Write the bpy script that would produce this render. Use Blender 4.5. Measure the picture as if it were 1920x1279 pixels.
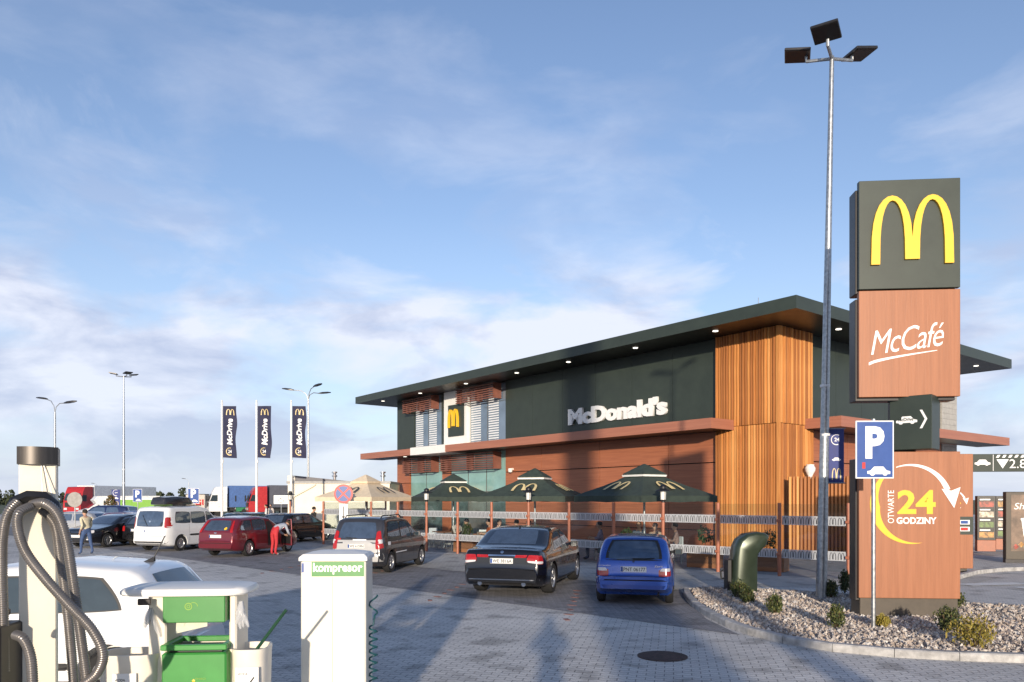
import bpy, bmesh, math, random
from mathutils import Vector, Matrix, Euler, noise as mnoise
from mathutils.bvhtree import BVHTree
random.seed(7)
sc = bpy.context.scene
for o in list(bpy.data.objects): bpy.data.objects.remove(o)
C = sc.collection
R = math.radians
# ------------------------------------------------------------------ camera, sky, sun, exposure
CAM_H = 2.15
cam = bpy.data.objects.new('camera', bpy.data.cameras.new('camera')); C.objects.link(cam)
cam.location = (0, 0, CAM_H); cam.rotation_euler = (R(90), 0, 0)
cam.data.sensor_width = 36; cam.data.lens = 36 * 1424 / 1920
cam.data.shift_y = 297.5 / 1920; cam.data.clip_end = 6000; cam.data.clip_start = 0.05
sc.camera = cam
SUN_EL, SUN_AZ = 8.8, 2.8           # the sun stands low behind the camera; shadows run to +Y, 2.8 degrees to the right
sun = bpy.data.objects.new('sun', bpy.data.lights.new('sun', 'SUN')); C.objects.link(sun)
sun.data.energy = 3.5; sun.data.angle = R(0.9); sun.data.color = (1.0, 0.86, 0.68)
sun.location = (0, -30, 30)
sun.rotation_euler = Vector((math.sin(R(SUN_AZ)) * math.cos(R(SUN_EL)), math.cos(R(SUN_AZ)) * math.cos(R(SUN_EL)), -math.sin(R(SUN_EL)))).to_track_quat('-Z', 'Y').to_euler()
w = bpy.data.worlds.new('World'); sc.world = w; w.use_nodes = True
nt = w.node_tree; nt.nodes.clear()
def N(nt, t, **kw):
    n = nt.nodes.new(t)
    for k, v in kw.items(): setattr(n, k, v)
    return n
def L(nt, a, b): nt.links.new(a, b)
def math_(nt, op, a, b=None, clamp=False):
    n = N(nt, 'ShaderNodeMath', operation=op, use_clamp=clamp)
    for i, v in enumerate((a, b)):
        if v is None: continue
        if isinstance(v, (int, float)): n.inputs[i].default_value = v
        else: L(nt, v, n.inputs[i])
    return n.outputs[0]
def ramp_(nt, fac, stops):
    n = N(nt, 'ShaderNodeValToRGB'); e = n.color_ramp.elements
    while len(e) < len(stops): e.new(0.5)
    for el, (p, c) in zip(e, stops):
        el.position = p; el.color = (c, c, c, 1) if isinstance(c, (int, float)) else (*c, 1)
    L(nt, fac, n.inputs[0]); return n.outputs[0]
def mixc(nt, fac, a, b, mode='MIX'):
    n = N(nt, 'ShaderNodeMix', data_type='RGBA', blend_type=mode)
    for i, v in ((0, fac), (6, a), (7, b)):
        if isinstance(v, (int, float)): n.inputs[i].default_value = v
        elif isinstance(v, tuple): n.inputs[i].default_value = (*v, 1)
        else: L(nt, v, n.inputs[i])
    return n.outputs[2]
def build_sky():
    sky = N(nt, 'ShaderNodeTexSky', sky_type='NISHITA', sun_disc=False)
    sky.sun_elevation = R(SUN_EL); sky.sun_rotation = R(180 + SUN_AZ)
    sky.air_density = 1.0; sky.dust_density = 0.6; sky.ozone_density = 1.6
    tc = N(nt, 'ShaderNodeTexCoord'); sep = N(nt, 'ShaderNodeSeparateXYZ'); L(nt, tc.outputs['Generated'], sep.inputs[0])
    zz = math_(nt, 'MAXIMUM', sep.outputs[2], 0.0)
    den = math_(nt, 'ADD', zz, 0.10)
    px = math_(nt, 'DIVIDE', sep.outputs[0], den); py = math_(nt, 'DIVIDE', sep.outputs[1], den)
    def layer(sx, sy, seed, scale, detail, rough, dist=0.0):
        cv = N(nt, 'ShaderNodeCombineXYZ'); L(nt, math_(nt, 'MULTIPLY', px, sx), cv.inputs[0]); L(nt, math_(nt, 'MULTIPLY', py, sy), cv.inputs[1]); cv.inputs[2].default_value = seed
        n = N(nt, 'ShaderNodeTexNoise'); L(nt, cv.outputs[0], n.inputs['Vector'])
        n.inputs['Scale'].default_value = scale; n.inputs['Detail'].default_value = detail; n.inputs['Roughness'].default_value = rough; n.inputs['Distortion'].default_value = dist
        return n.outputs['Fac']
    def puff(scale, off, detail=8, rough=.55, dist=.3):
        mp = N(nt, 'ShaderNodeMapping'); mp.inputs['Location'].default_value = off; mp.inputs['Scale'].default_value = (1, 1, 2.6); L(nt, tc.outputs['Generated'], mp.inputs[0])
        n = N(nt, 'ShaderNodeTexNoise'); L(nt, mp.outputs[0], n.inputs['Vector']); n.inputs['Scale'].default_value = scale; n.inputs['Detail'].default_value = detail; n.inputs['Roughness'].default_value = rough; n.inputs['Distortion'].default_value = dist
        return n.outputs['Fac']
    bank = puff(3.6, (1.7, .4, .2))
    wisp = layer(1.1, .7, 9.1, 1.1, 10, 0.60, 0.5)
    big = layer(1, 1, 5.0, 0.28, 2, 0.5)
    # cover by elevation: a bank low in the sky, thin wisps above
    low = ramp_(nt, zz, [(0.0, 0.5), (0.06, 0.75), (0.15, 1.0), (0.22, 0.85), (0.30, 0.3), (0.5, 0.1)])
    m1 = ramp_(nt, math_(nt, 'ADD', bank, math_(nt, 'MULTIPLY', low, 0.16)), [(0.52, 0), (0.68, 1)])
    m1 = math_(nt, 'MULTIPLY', m1, ramp_(nt, zz, [(0.0, 0.3), (0.10, 0.8), (0.24, 0.9), (0.33, 0.35), (0.45, 0.22)]))
    m2 = math_(nt, 'MULTIPLY', ramp_(nt, math_(nt, 'ADD', wisp, math_(nt, 'MULTIPLY', big, 0.25)), [(0.68, 0), (0.86, 1)]), 0.5)
    mask = math_(nt, 'MAXIMUM', m1, m2, True)
    shade = puff(5.5, (1.7, .4, .15), 7)
    ccol = mixc(nt, ramp_(nt, shade, [(0.42, 0), (0.60, 1)]), (CLOUD_D), (CLOUD_L))
    # pale veil towards the horizon
    veil = ramp_(nt, zz, [(0.0, 0.8), (0.12, 0.45), (0.35, 0.10), (0.7, 0.0)])
    base = mixc(nt, 1.0, sky.outputs[0], SKY_TINT, 'MULTIPLY')
    base = mixc(nt, veil, base, VEIL)
    col = mixc(nt, mask, base, ccol)
    bg = N(nt, 'ShaderNodeBackground'); L(nt, col, bg.inputs[0]); bg.inputs[1].default_value = 0.15
    out = N(nt, 'ShaderNodeOutputWorld'); L(nt, bg.outputs[0], out.inputs[0])
CLOUD_D = (2.3, 2.6, 3.5); CLOUD_L = (3.9, 4.05, 4.6); VEIL = (2.9, 3.45, 4.5); SKY_TINT = (.86, .85, 1.0)
build_sky()
sc.view_settings.view_transform = 'Standard'; sc.view_settings.look = 'None'
sc.view_settings.gamma = 1; sc.view_settings.use_curve_mapping = False
sc.view_settings.exposure = 0.6
# ------------------------------------------------------------------ helpers
class MB:
    """collects shapes, then builds one mesh"""
    def __init__(s): s.v = []; s.f = []; s.mi = []
    def add(s, verts, faces, M=None, mi=0):
        b = len(s.v)
        s.v += [tuple(M @ Vector(p)) if M is not None else tuple(p) for p in verts]
        s.f += [tuple(b + i for i in f) for f in faces]; s.mi += [mi] * len(faces); return s
    def box(s, x0, x1, y0, y1, z0, z1, M=None, mi=0, bev=0.0):
        if bev > 0:
            b = bev
            vs = []
            for z, e in ((z0, b), (z0 + b, 0), (z1 - b, 0), (z1, b)):
                xs0, xs1, ys0, ys1 = x0 + e, x1 - e, y0 + e, y1 - e
                vs += [(xs0 + b, ys0, z), (xs1 - b, ys0, z), (xs1, ys0 + b, z), (xs1, ys1 - b, z), (xs1 - b, ys1, z), (xs0 + b, ys1, z), (xs0, ys1 - b, z), (xs0, ys0 + b, z)]
            fs = [tuple(range(7, -1, -1)), tuple(range(24, 32))]
            for k in range(3):
                for i in range(8):
                    j = (i + 1) % 8; fs.append((k * 8 + i, k * 8 + j, k * 8 + 8 + j, k * 8 + 8 + i))
            return s.add(vs, fs, M, mi)
        vs = [(x0, y0, z0), (x1, y0, z0), (x1, y1, z0), (x0, y1, z0), (x0, y0, z1), (x1, y0, z1), (x1, y1, z1), (x0, y1, z1)]
        return s.add(vs, [(3, 2, 1, 0), (4, 5, 6, 7), (0, 1, 5, 4), (1, 2, 6, 5), (2, 3, 7, 6), (3, 0, 4, 7)], M, mi)
    def prism(s, poly, z0, z1, M=None, mi=0):
        """poly in xy (counter-clockwise), extruded in z"""
        n = len(poly)
        vs = [(x, y, z0) for x, y in poly] + [(x, y, z1) for x, y in poly]
        fs = [tuple(range(n - 1, -1, -1)), tuple(range(n, 2 * n))] + [(i, (i + 1) % n, n + (i + 1) % n, n + i) for i in range(n)]
        return s.add(vs, fs, M, mi)
    def lathe(s, prof, seg=16, M=None, mi=0, cap=True):
        vs = []; fs = []
        for r, z in prof:
            for k in range(seg):
                a = 2 * math.pi * k / seg; vs.append((r * math.cos(a), r * math.sin(a), z))
        for i in range(len(prof) - 1):
            for k in range(seg):
                j = (k + 1) % seg; fs.append((i * seg + k, i * seg + j, (i + 1) * seg + j, (i + 1) * seg + k))
        if cap:
            fs.append(tuple(range(seg - 1, -1, -1))); b = (len(prof) - 1) * seg; fs.append(tuple(range(b, b + seg)))
        return s.add(vs, fs, M, mi)
    def tube(s, pts, rad, seg=8, M=None, mi=0):
        pts = [Vector(p) for p in pts]; n = len(pts)
        rad = rad if isinstance(rad, (list, tuple)) else [rad] * n
        t0 = (pts[1] - pts[0]).normalized(); up = Vector((0, 0, 1)) if abs(t0.z) < .9 else Vector((0, 1, 0))
        u = t0.cross(up).normalized(); vs = []; fs = []
        for i, p in enumerate(pts):
            t = (pts[min(i + 1, n - 1)] - pts[max(i - 1, 0)])
            t = t.normalized() if t.length > 1e-9 else t0
            u = (u - t * u.dot(t)).normalized(); v = t.cross(u)
            for k in range(seg):
                a = 2 * math.pi * k / seg; vs.append(p + u * (rad[i] * math.cos(a)) + v * (rad[i] * math.sin(a)))
        for i in range(n - 1):
            for k in range(seg):
                j = (k + 1) % seg; fs.append((i * seg + k, i * seg + j, (i + 1) * seg + j, (i + 1) * seg + k))
        fs.append(tuple(range(seg - 1, -1, -1))); b = (n - 1) * seg; fs.append(tuple(range(b, b + seg)))
        return s.add(vs, fs, M, mi)
    def loft(s, rings, M=None, mi=0, cap=True):
        n = len(rings[0]); vs = [p for r in rings for p in r]; fs = []
        for i in range(len(rings) - 1):
            for k in range(n):
                j = (k + 1) % n; fs.append((i * n + k, i * n + j, (i + 1) * n + j, (i + 1) * n + k))
        if cap: fs.append(tuple(range(n - 1, -1, -1))); b = (len(rings) - 1) * n; fs.append(tuple(range(b, b + n)))
        return s.add(vs, fs, M, mi)
    def mesh(s, name, smooth=None):
        me = bpy.data.meshes.new(name); me.from_pydata(s.v, [], s.f)
        if any(s.mi): me.polygons.foreach_set('material_index', s.mi)
        if smooth is not None:
            me.polygons.foreach_set('use_smooth', [True] * len(s.f)); me.set_sharp_from_angle(angle=R(smooth))
        me.update(); return me
    def build(s, name, mat, parent=None, smooth=None, loc=None, rotz=None, fix=False):
        me = s.mesh(name, smooth)
        if fix:
            bm = bmesh.new(); bm.from_mesh(me); bmesh.ops.recalc_face_normals(bm, faces=bm.faces); bm.to_mesh(me); bm.free()
        return link(name, me, mat, parent, loc, rotz)
def link(name, me, mat, parent=None, loc=None, rotz=None):
    o = bpy.data.objects.new(name, me); C.objects.link(o)
    for m in (mat if isinstance(mat, (list, tuple)) else [mat]):
        if m and len(me.materials) < (len(mat) if isinstance(mat, (list, tuple)) else 1): me.materials.append(m)
    if parent: o.parent = parent
    if loc: o.location = loc
    if rotz is not None: o.rotation_euler.z = rotz
    return o
def tag(o, label=None, cat=None, group=None, kind=None):
    if label: o['label'] = label
    if cat: o['category'] = cat
    if group: o['group'] = group
    if kind: o['kind'] = kind
    return o
def thing(name, label, cat, loc=(0, 0, 0), rotz=0, group=None):
    o = bpy.data.objects.new(name, None); C.objects.link(o); o.empty_display_size = .2
    o.location = loc; o.rotation_euler = (0, 0, rotz); return tag(o, label, cat, group)
def struct(name, mb, mat, smooth=None): return tag(mb.build(name, mat, None, smooth), kind='structure')
def children(o): return [c for c in C.objects if c.parent == o]
def dup(root, loc, rotz=None, label=None, group=None):
    r = root.copy(); C.objects.link(r); r.location = loc
    if rotz is not None: r.rotation_euler.z = rotz
    if label: r['label'] = label
    if group: r['group'] = group
    for ch in children(root):
        c = ch.copy(); C.objects.link(c); c.parent = r
        for g in children(ch):
            d = g.copy(); C.objects.link(d); d.parent = c
    return r
def T(x=0, y=0, z=0, rx=0, ry=0, rz=0): return Matrix.Translation((x, y, z)) @ Euler((rx, ry, rz)).to_matrix().to_4x4()
def wpt(px, py, Y): return Vector(((px - 960) / 1424 * Y, Y, CAM_H - (py - 937) / 1424 * Y))     # photo measurement at a known distance
# ------------------------------------------------------------------ materials
MATS = {}
def mat(name, col, rough=.6, metal=0.0, var=.12, scale=6.0, bump=0.0, bscale=40, coat=0.0, spec=.5, emit=None, alpha=None, stretch=(1, 1, 1), col2=None, trans=0.0):
    if name in MATS: return MATS[name]
    m = bpy.data.materials.new(name); m.use_nodes = True; t = m.node_tree; b = t.nodes['Principled BSDF']
    b.inputs['Roughness'].default_value = rough; b.inputs['Metallic'].default_value = metal
    b.inputs['Specular IOR Level'].default_value = spec
    if coat: b.inputs['Coat Weight'].default_value = coat; b.inputs['Coat Roughness'].default_value = .04
    if trans: b.inputs['Transmission Weight'].default_value = trans
    if alpha is not None: b.inputs['Alpha'].default_value = alpha
    if emit: b.inputs['Emission Color'].default_value = (*emit[0], 1); b.inputs['Emission Strength'].default_value = emit[1]
    tc = N(t, 'ShaderNodeTexCoord'); mp = N(t, 'ShaderNodeMapping'); mp.inputs['Scale'].default_value = stretch; L(t, tc.outputs['Object'], mp.inputs[0])
    n = N(t, 'ShaderNodeTexNoise'); L(t, mp.outputs[0], n.inputs['Vector']); n.inputs['Scale'].default_value = scale; n.inputs['Detail'].default_value = 6; n.inputs['Roughness'].default_value = .6
    c2 = col2 or tuple(max(0, c * (1 - 2.2 * var)) for c in col); c1 = col if col2 else tuple(min(1, c * (1 + var)) for c in col)
    L(t, mixc(t, ramp_(t, n.outputs['Fac'], [(.3, 0), (.7, 1)]), c2, c1), b.inputs['Base Color'])
    rr = math_(t, 'ADD', math_(t, 'MULTIPLY', n.outputs['Fac'], rough * .3), rough * .85); L(t, rr, b.inputs['Roughness'])
    if bump:
        n2 = N(t, 'ShaderNodeTexNoise'); L(t, mp.outputs[0], n2.inputs['Vector']); n2.inputs['Scale'].default_value = bscale; n2.inputs['Detail'].default_value = 4
        bp = N(t, 'ShaderNodeBump'); bp.inputs['Strength'].default_value = bump; bp.inputs['Distance'].default_value = .01; L(t, n2.outputs['Fac'], bp.inputs['Height']); L(t, bp.outputs[0], b.inputs['Normal'])
    MATS[name] = m; return m
def wood(name, c1, c2, axis='Z', rough=.5, scale=3.0, spec=.4):
    s = {'Z': (9, 9, .35), 'X': (.35, 9, 9), 'XY': (.5, .5, 14)}[axis]
    return mat(name, c1, rough, var=.2, scale=scale, stretch=s, col2=c2, bump=.15, bscale=9, spec=spec)
def pavers(name, c1, c2, mortar, bw, bh, rz, rough=.85):
    m = bpy.data.materials.new(name); m.use_nodes = True; t = m.node_tree; b = t.nodes['Principled BSDF']
    tc = N(t, 'ShaderNodeTexCoord'); mp = N(t, 'ShaderNodeMapping'); mp.inputs['Rotation'].default_value = (0, 0, rz); L(t, tc.outputs['Object'], mp.inputs[0])
    # wavy edge of interlocking blocks
    wv = N(t, 'ShaderNodeTexWave', wave_type='BANDS', bands_direction='X', wave_profile='TRI'); L(t, mp.outputs[0], wv.inputs['Vector']); wv.inputs['Scale'].default_value = math.pi / (10 * bw) * 2 
    sp = N(t, 'ShaderNodeSeparateXYZ'); L(t, mp.outputs[0], sp.inputs[0]); cb = N(t, 'ShaderNodeCombineXYZ')
    L(t, sp.outputs[0], cb.inputs[0]); L(t, math_(t, 'ADD', sp.outputs[1], math_(t, 'MULTIPLY', wv.outputs['Fac'], bh * .28)), cb.inputs[1])
    br = N(t, 'ShaderNodeTexBrick'); L(t, cb.outputs[0], br.inputs['Vector'])
    br.inputs['Scale'].default_value = 1; br.inputs['Brick Width'].default_value = bw; br.inputs['Row Height'].default_value = bh
    br.inputs['Mortar Size'].default_value = .007; br.inputs['Mortar Smooth'].default_value = .4; br.inputs['Bias'].default_value = 0
    br.inputs['Color1'].default_value = (*c1, 1); br.inputs['Color2'].default_value = (*c2, 1); br.inputs['Mortar'].default_value = (*mortar, 1)
    def nz(s, d):
        n = N(t, 'ShaderNodeTexNoise'); L(t, tc.outputs['Object'], n.inputs['Vector']); n.inputs['Scale'].default_value = s; n.inputs['Detail'].default_value = d; return n.outputs['Fac']
    col = mixc(t, .8, br.outputs['Color'], ramp_(t, nz(.35, 6), [(.3, .84), (.7, 1.14)]), 'MULTIPLY')
    col = mixc(t, .6, col, ramp_(t, nz(60, 3), [(.3, .7), (.7, 1.15)]), 'MULTIPLY')
    col = mixc(t, .75, col, ramp_(t, nz(1.7, 7), [(.34, .5), (.46, 1.0)]), 'MULTIPLY')
    col = mixc(t, .7, col, ramp_(t, nz(.12, 3), [(.35, .88), (.65, 1.15)]), 'MULTIPLY')
    L(t, col, b.inputs['Base Color']); b.inputs['Roughness'].default_value = rough; b.inputs['Specular IOR Level'].default_value = .3
    bp = N(t, 'ShaderNodeBump'); bp.inputs['Strength'].default_value = .9; bp.inputs['Distance'].default_value = .012
    h = math_(t, 'ADD', math_(t, 'SUBTRACT', 1.0, br.outputs['Fac']), math_(t, 'MULTIPLY', nz(45, 4), .35)); L(t, h, bp.inputs['Height']); L(t, bp.outputs[0], b.inputs['Normal'])
    MATS[name] = m; return m
white = mat('white_paint', (.80, .79, .76), .5, var=.03, bump=.02)
cream = mat('cream_render', (.78, .72, .60), .7, var=.04, scale=1.5, bump=.1)
dgreen = mat('dark_green_panel', (.034, .046, .038), .42, var=.08, scale=2, spec=.4)
terra = wood('wood_laminate', (.40, .145, .072), (.28, .095, .048), 'XY', .42, 1.2)
terra_v = wood('wood_laminate_upright', (.36, .142, .068), (.285, .108, .05), 'Z', .45, 2.0)
terra_p = mat('terracotta_paint', (.36, .125, .07), .45, var=.08)
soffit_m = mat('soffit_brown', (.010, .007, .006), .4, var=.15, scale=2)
timber = wood('larch_timber', (.50, .22, .075), (.30, .11, .035), 'Z', .6, 2.4)
steel = mat('galvanised_steel', (.42, .44, .46), .38, .75, var=.18, scale=14)
chrome = mat('chrome', (.75, .75, .76), .12, 1.0, var=.03)
black = mat('black_plastic', (.014, .014, .016), .45, var=.15)
dark_metal = mat('dark_metal', (.05, .048, .05), .35, .6, var=.1)
yellow = mat('yellow_acrylic', (.85, .52, .03), .35, var=.03)
glass_d = mat('window_glass_dark', (.030, .045, .055), .04, var=.1, spec=.9)
glass_t = mat('window_glass_teal', (.22, .40, .38), .05, var=.1, scale=1.0, spec=.9)
letter_w = mat('white_lettering', (.82, .82, .82), .4, var=.02)
ink = mat('black_ink', (.02, .02, .02), .5, var=.05)
navy = mat('navy_banner_cloth', (.018, .02, .06), .75, var=.15, bump=.1)
blue_sign = mat('blue_sign_face', (.012, .065, .28), .35, var=.05)
red_sign = mat('red_sign_face', (.5, .02, .02), .35, var=.05)
green_st = mat('green_sticker', (.05, .235, .055), .35, var=.04)
concrete = mat('concrete', (.42, .41, .39), .85, var=.16, scale=5, bump=.3, bscale=60)
def glass_clear(name, tint, refl=.12):
    m = bpy.data.materials.new(name); m.use_nodes = True; t = m.node_tree; t.nodes.clear()
    tr = N(t, 'ShaderNodeBsdfTransparent'); tr.inputs[0].default_value = (*tint, 1); g = N(t, 'ShaderNodeBsdfGlossy'); g.inputs['Roughness'].default_value = .02
    lw_ = N(t, 'ShaderNodeLayerWeight'); lw_.inputs[0].default_value = .5; fz = math_(t, 'MULTIPLY', math_(t, 'POWER', lw_.outputs['Facing'], 5.0), .7); mx = N(t, 'ShaderNodeMixShader')
    L(t, math_(t, 'ADD', fz, refl * .3, True), mx.inputs[0]); L(t, tr.outputs[0], mx.inputs[1]); L(t, g.outputs[0], mx.inputs[2])
    o = N(t, 'ShaderNodeOutputMaterial'); L(t, mx.outputs[0], o.inputs[0]); MATS[name] = m; return m
pane_m = glass_clear('clear_pane', (.90, .93, .93))
def frosted(name):
    m = bpy.data.materials.new(name); m.use_nodes = True; t = m.node_tree; t.nodes.clear()
    tr = N(t, 'ShaderNodeBsdfTransparent'); d = N(t, 'ShaderNodeBsdfDiffuse'); d.inputs[0].default_value = (.55, .57, .60, 1); mx = N(t, 'ShaderNodeMixShader'); mx.inputs[0].default_value = .62
    L(t, tr.outputs[0], mx.inputs[1]); L(t, d.outputs[0], mx.inputs[2]); o = N(t, 'ShaderNodeOutputMaterial'); L(t, mx.outputs[0], o.inputs[0]); MATS[name] = m; return m
frost_m = frosted('frosted_band')
# ------------------------------------------------------------------ lettering and the arches
def text_mesh(body, size, extrude=.004, bold=0.0, shear=0.0, align='LEFT', spacing=1.0):
    cu = bpy.data.curves.new('txt', 'FONT'); cu.body = body; cu.size = size; cu.extrude = extrude; cu.offset = bold * size; cu.shear = shear
    cu.align_x = align; cu.space_character = spacing; cu.resolution_u = 3
    o = bpy.data.objects.new('txt', cu); C.objects.link(o); dg = bpy.context.evaluated_depsgraph_get()
    me = bpy.data.meshes.new_from_object(o.evaluated_get(dg)); bpy.data.objects.remove(o); bpy.data.curves.remove(cu)
    return me
def fit_text(body, width, height, extrude=.004, bold=0.0, shear=0.0, spacing=1.0, frame=None):
    """text scaled to a width and cap height, lower left corner at the origin, in the xz plane facing -y"""
    me = text_mesh(body, 1.0, 0.5, bold, shear, spacing=spacing)
    xs = [v.co.x for v in me.vertices]; ys = [v.co.y for v in me.vertices]
    x0, x1, y0, y1 = min(xs), max(xs), min(ys), max(ys)
    for v in me.vertices:
        v.co = Vector(((v.co.x - x0) / (x1 - x0) * width, -v.co.z * 2 * extrude, (v.co.y - y0) / (y1 - y0) * height))
    return me
def text_part(name, body, m, parent, M, width, height, **kw):
    me = fit_text(body, width, height, **kw); me.transform(M); return link(name, me, m, parent)
def arches(mb, w, h, d, M=None, mi=0, n=14):
    """golden-arch letter in the xz plane, centred in x, base at z=0, thickness d towards -y"""
    for sgn in (-1, 1):
        out = []; inn = []
        for i in range(n + 1):
            a = math.pi * i / n
            xo = -.25 * w + .25 * w * 1.04 * -math.cos(a); zo = h * math.sin(a) ** .62
            xi = -.25 * w + .155 * w * -math.cos(a) + .005 * w; zi = h * .93 * math.sin(a) ** .62
            if i > n / 2:
                zo = max(zo, .07 * h); zi = max(zi, .07 * h)
                lim = 0.0; xo = min(xo, lim)
                # the inner leg meets its twin in the middle
            out.append((xo, zo)); inn.append((min(xi, -.052 * w), zi))
        vs = []; fs = []
        for (x, z), (u, v) in zip(out, inn):
            vs += [(sgn * x, 0, z), (sgn * u, 0, v), (sgn * x, -d, z), (sgn * u, -d, v)]
        for i in range(n):
            a, b = 4 * i, 4 * i + 4
            q = [(a + 2, b + 2, b + 3, a + 3), (a, a + 1, b + 1, b), (a, b, b + 2, a + 2), (a + 1, a + 3, b + 3, b + 1)]
            fs += q if sgn == -1 else [tuple(reversed(f)) for f in q]
        fs += [(0, 2, 3, 1), (4 * n, 4 * n + 1, 4 * n + 3, 4 * n + 2)]
        mb.add(vs, fs, M, mi)
    return mb
def arc_band(mb, cx, cz, r0, r1, a0, a1, d, M=None, mi=0, n=24, taper=(1, 1)):
    """flat ring piece in the xz plane, tapering from one end to the other"""
    vs = []; fs = []
    for i in range(n + 1):
        f = i / n; a = R(a0 + (a1 - a0) * f); k = taper[0] + (taper[1] - taper[0]) * f; ri = r1 - (r1 - r0) * k
        for r in (r1, ri):
            for y in (0, -d): vs.append((cx + r * math.cos(a), y, cz + r * math.sin(a)))
    for i in range(n):
        a, b = 4 * i, 4 * i + 4
        fs += [(a + 1, b + 1, b + 3, a + 3), (a, a + 2, b + 2, b), (a, b, b + 1, a + 1), (a + 2, a + 3, b + 3, b + 2)]
    return mb.add(vs, fs, M, mi)
def poly_xz(mb, pts, d, M=None, mi=0):
    n = len(pts); vs = [(x, 0, z) for x, z in pts] + [(x, -d, z) for x, z in pts]
    return mb.add(vs, [tuple(range(n)), tuple(range(2 * n - 1, n - 1, -1))] + [(i, n + i, n + (i + 1) % n, (i + 1) % n) for i in range(n)], M, mi)
def car_icon(mb, w, d, M=None, mi=0):
    h = w * .42
    pts = [(-.5, .25), (-.5, .52), (-.36, .58), (-.2, 1), (.2, 1), (.34, .6), (.5, .5), (.5, .22), (.38, .2), (.33, .05), (.22, .05), (.17, .2), (-.17, .2), (-.22, .05), (-.33, .05), (-.38, .2)]
    poly_xz(mb, [(x * w, z * h) for x, z in pts], d, M, mi)
# ------------------------------------------------------------------ ground and paving
D1 = Vector((-.618, .786, 0)); D2 = Vector((.786, .618, 0))        # along the long front, along the short front
PAVROT = math.atan2(.7, .715)
field = mat('far_field', (.10, .12, .05), .9, var=.25, scale=.05)
lane_m = pavers('light_pavers', (.66, .635, .60), (.57, .55, .525), (.29, .28, .27), .22, .115, R(12))
park_m = pavers('dark_pavers', (.31, .30, .305), (.245, .24, .25), (.13, .13, .135), .20, .10, PAVROT)
walk_m = pavers('walk_pavers', (.54, .52, .49), (.47, .455, .43), (.27, .27, .26), .20, .10, PAVROT)
patio_m = pavers('patio_pavers', (.36, .35, .35), (.29, .285, .285), (.16, .16, .16), .20, .10, PAVROT)
def sheet(name, pts, z, m): 
    mb = MB(); mb.add([(x, y, z) for x, y in pts], [tuple(range(len(pts)))]); return struct(name, mb, m)
sheet('ground', [(-2500, -600), (2500, -600), (2500, 4000), (-2500, 4000)], -.03, field)
sheet('road', [(-90, -60), (90, -60), (90, 110), (-90, 110)], 0, lane_m)
sheet('parking_area', [(-40, 55.4), (3.62, 12.05), (3.5, 13.7), (3.85, 16.9), (4.0, 18.0), (1.9, 20.3), (-1.5, 22.7), (-12, 33.5), (-30, 52), (-40, 62)], .004, park_m)
sheet('pavement', [(4.0, 18.02), (5.2, 18.9), (7.2, 18.6), (10.2, 18.0), (13.5, 21.0), (9.6, 24.5), (-9.3, 41), (-22, 46.5), (-12, 33.52), (-1.5, 22.72), (1.9, 20.32)], .008, walk_m)
sheet('patio', [(9.9, 19.4), (13.5, 23.0), (13, 31), (-7, 47), (-14, 44.5), (-9.05, 36.5)], .012, patio_m)
# bays marked by rows of red blocks
redb = mat('red_marking_block', (.27, .13, .11), .85, var=.3)
def bay_mark(p, d, n):
    mb = MB(); d = Vector(d).normalized(); a = math.atan2(d.y, d.x)
    for i in range(n):
        q = Vector(p) + d * (.62 * i); mb.box(-.09, .09, -.045, .045, .002, .010, T(q.x, q.y, 0, 0, 0, a + R(60 if i % 2 else 20)))
    tag(mb.build('bay_marking', redb), kind='structure')
for p, d in (((.98, 13.6, 0), (.13, 1, 0)), ((-1.75, 16.2, 0), (.16, 1, 0)), ((-4.5, 19.2, 0), (.16, 1, 0)), ((-7.3, 22.2, 0), (.16, 1, 0))): bay_mark(p, d, 8)
zeb = mat('road_paint_white', (.72, .72, .70), .7, var=.12, scale=9)
for k in range(4):
    mb = MB(); x = 11.2 + .95 * k; y = 19.3 - .75 * k
    mb.add([(x, y, .014), (x + 1.75, y + .35, .014), (x + 2.0, y - .1, .014), (x + .25, y - .45, .014)], [(0, 3, 2, 1)]); tag(mb.build('crossing_stripe', zeb), kind='structure')
# manhole cover
mh = MB(); mh.lathe([(.34, .004), (.34, .014), (.30, .016), (0.001, .016)], 28); o = mh.build('manhole_cover', mat('rusty_iron', (.075, .05, .045), .8, .2, var=.3, scale=20, bump=.5, bscale=70), None, 40, loc=(wpt(1242, 1231, 10.4).x, 10.4, 0))
tag(o, 'round dark rusty manhole cover set in the light block paving', 'manhole cover')
# ------------------------------------------------------------------ planted gravel island with kerb stones
ISL = [(4.05, 17.95), (3.80, 16.9), (3.60, 15.4), (3.55, 13.9), (3.62, 12.6), (3.85, 11.7), (4.25, 10.95), (4.9, 10.45), (5.9, 10.1), (7.2, 9.92), (9.0, 9.95), (11.5, 10.4), (14, 11.2), (13.2, 13.4), (10.6, 14.4), (9.0, 15.2), (6.8, 16.9), (5.4, 17.8)]
def smooth_loop(p, it=2):
    for _ in range(it):
        q = []
        for i in range(len(p)):
            a, b = Vector(p[i]), Vector(p[(i + 1) % len(p)]); q += [a.lerp(b, .25), a.lerp(b, .75)]
        p = q
    return [Vector(v) for v in p]
loop = smooth_loop(ISL, 2)
def resample(p, step):
    out = []; acc = 0; n = len(p)
    tot = sum((p[(i + 1) % n] - p[i]).length for i in range(n)); k = round(tot / step); step = tot / k; nxt = 0
    for i in range(n):
        a, b = p[i], p[(i + 1) % n]; l = (b - a).length
        while nxt <= acc + l and len(out) < k: out.append(a.lerp(b, (nxt - acc) / l)); nxt += step
        acc += l
    return out
ks = resample(loop, .78)
cen = Vector((7.2, 13.4))
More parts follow.
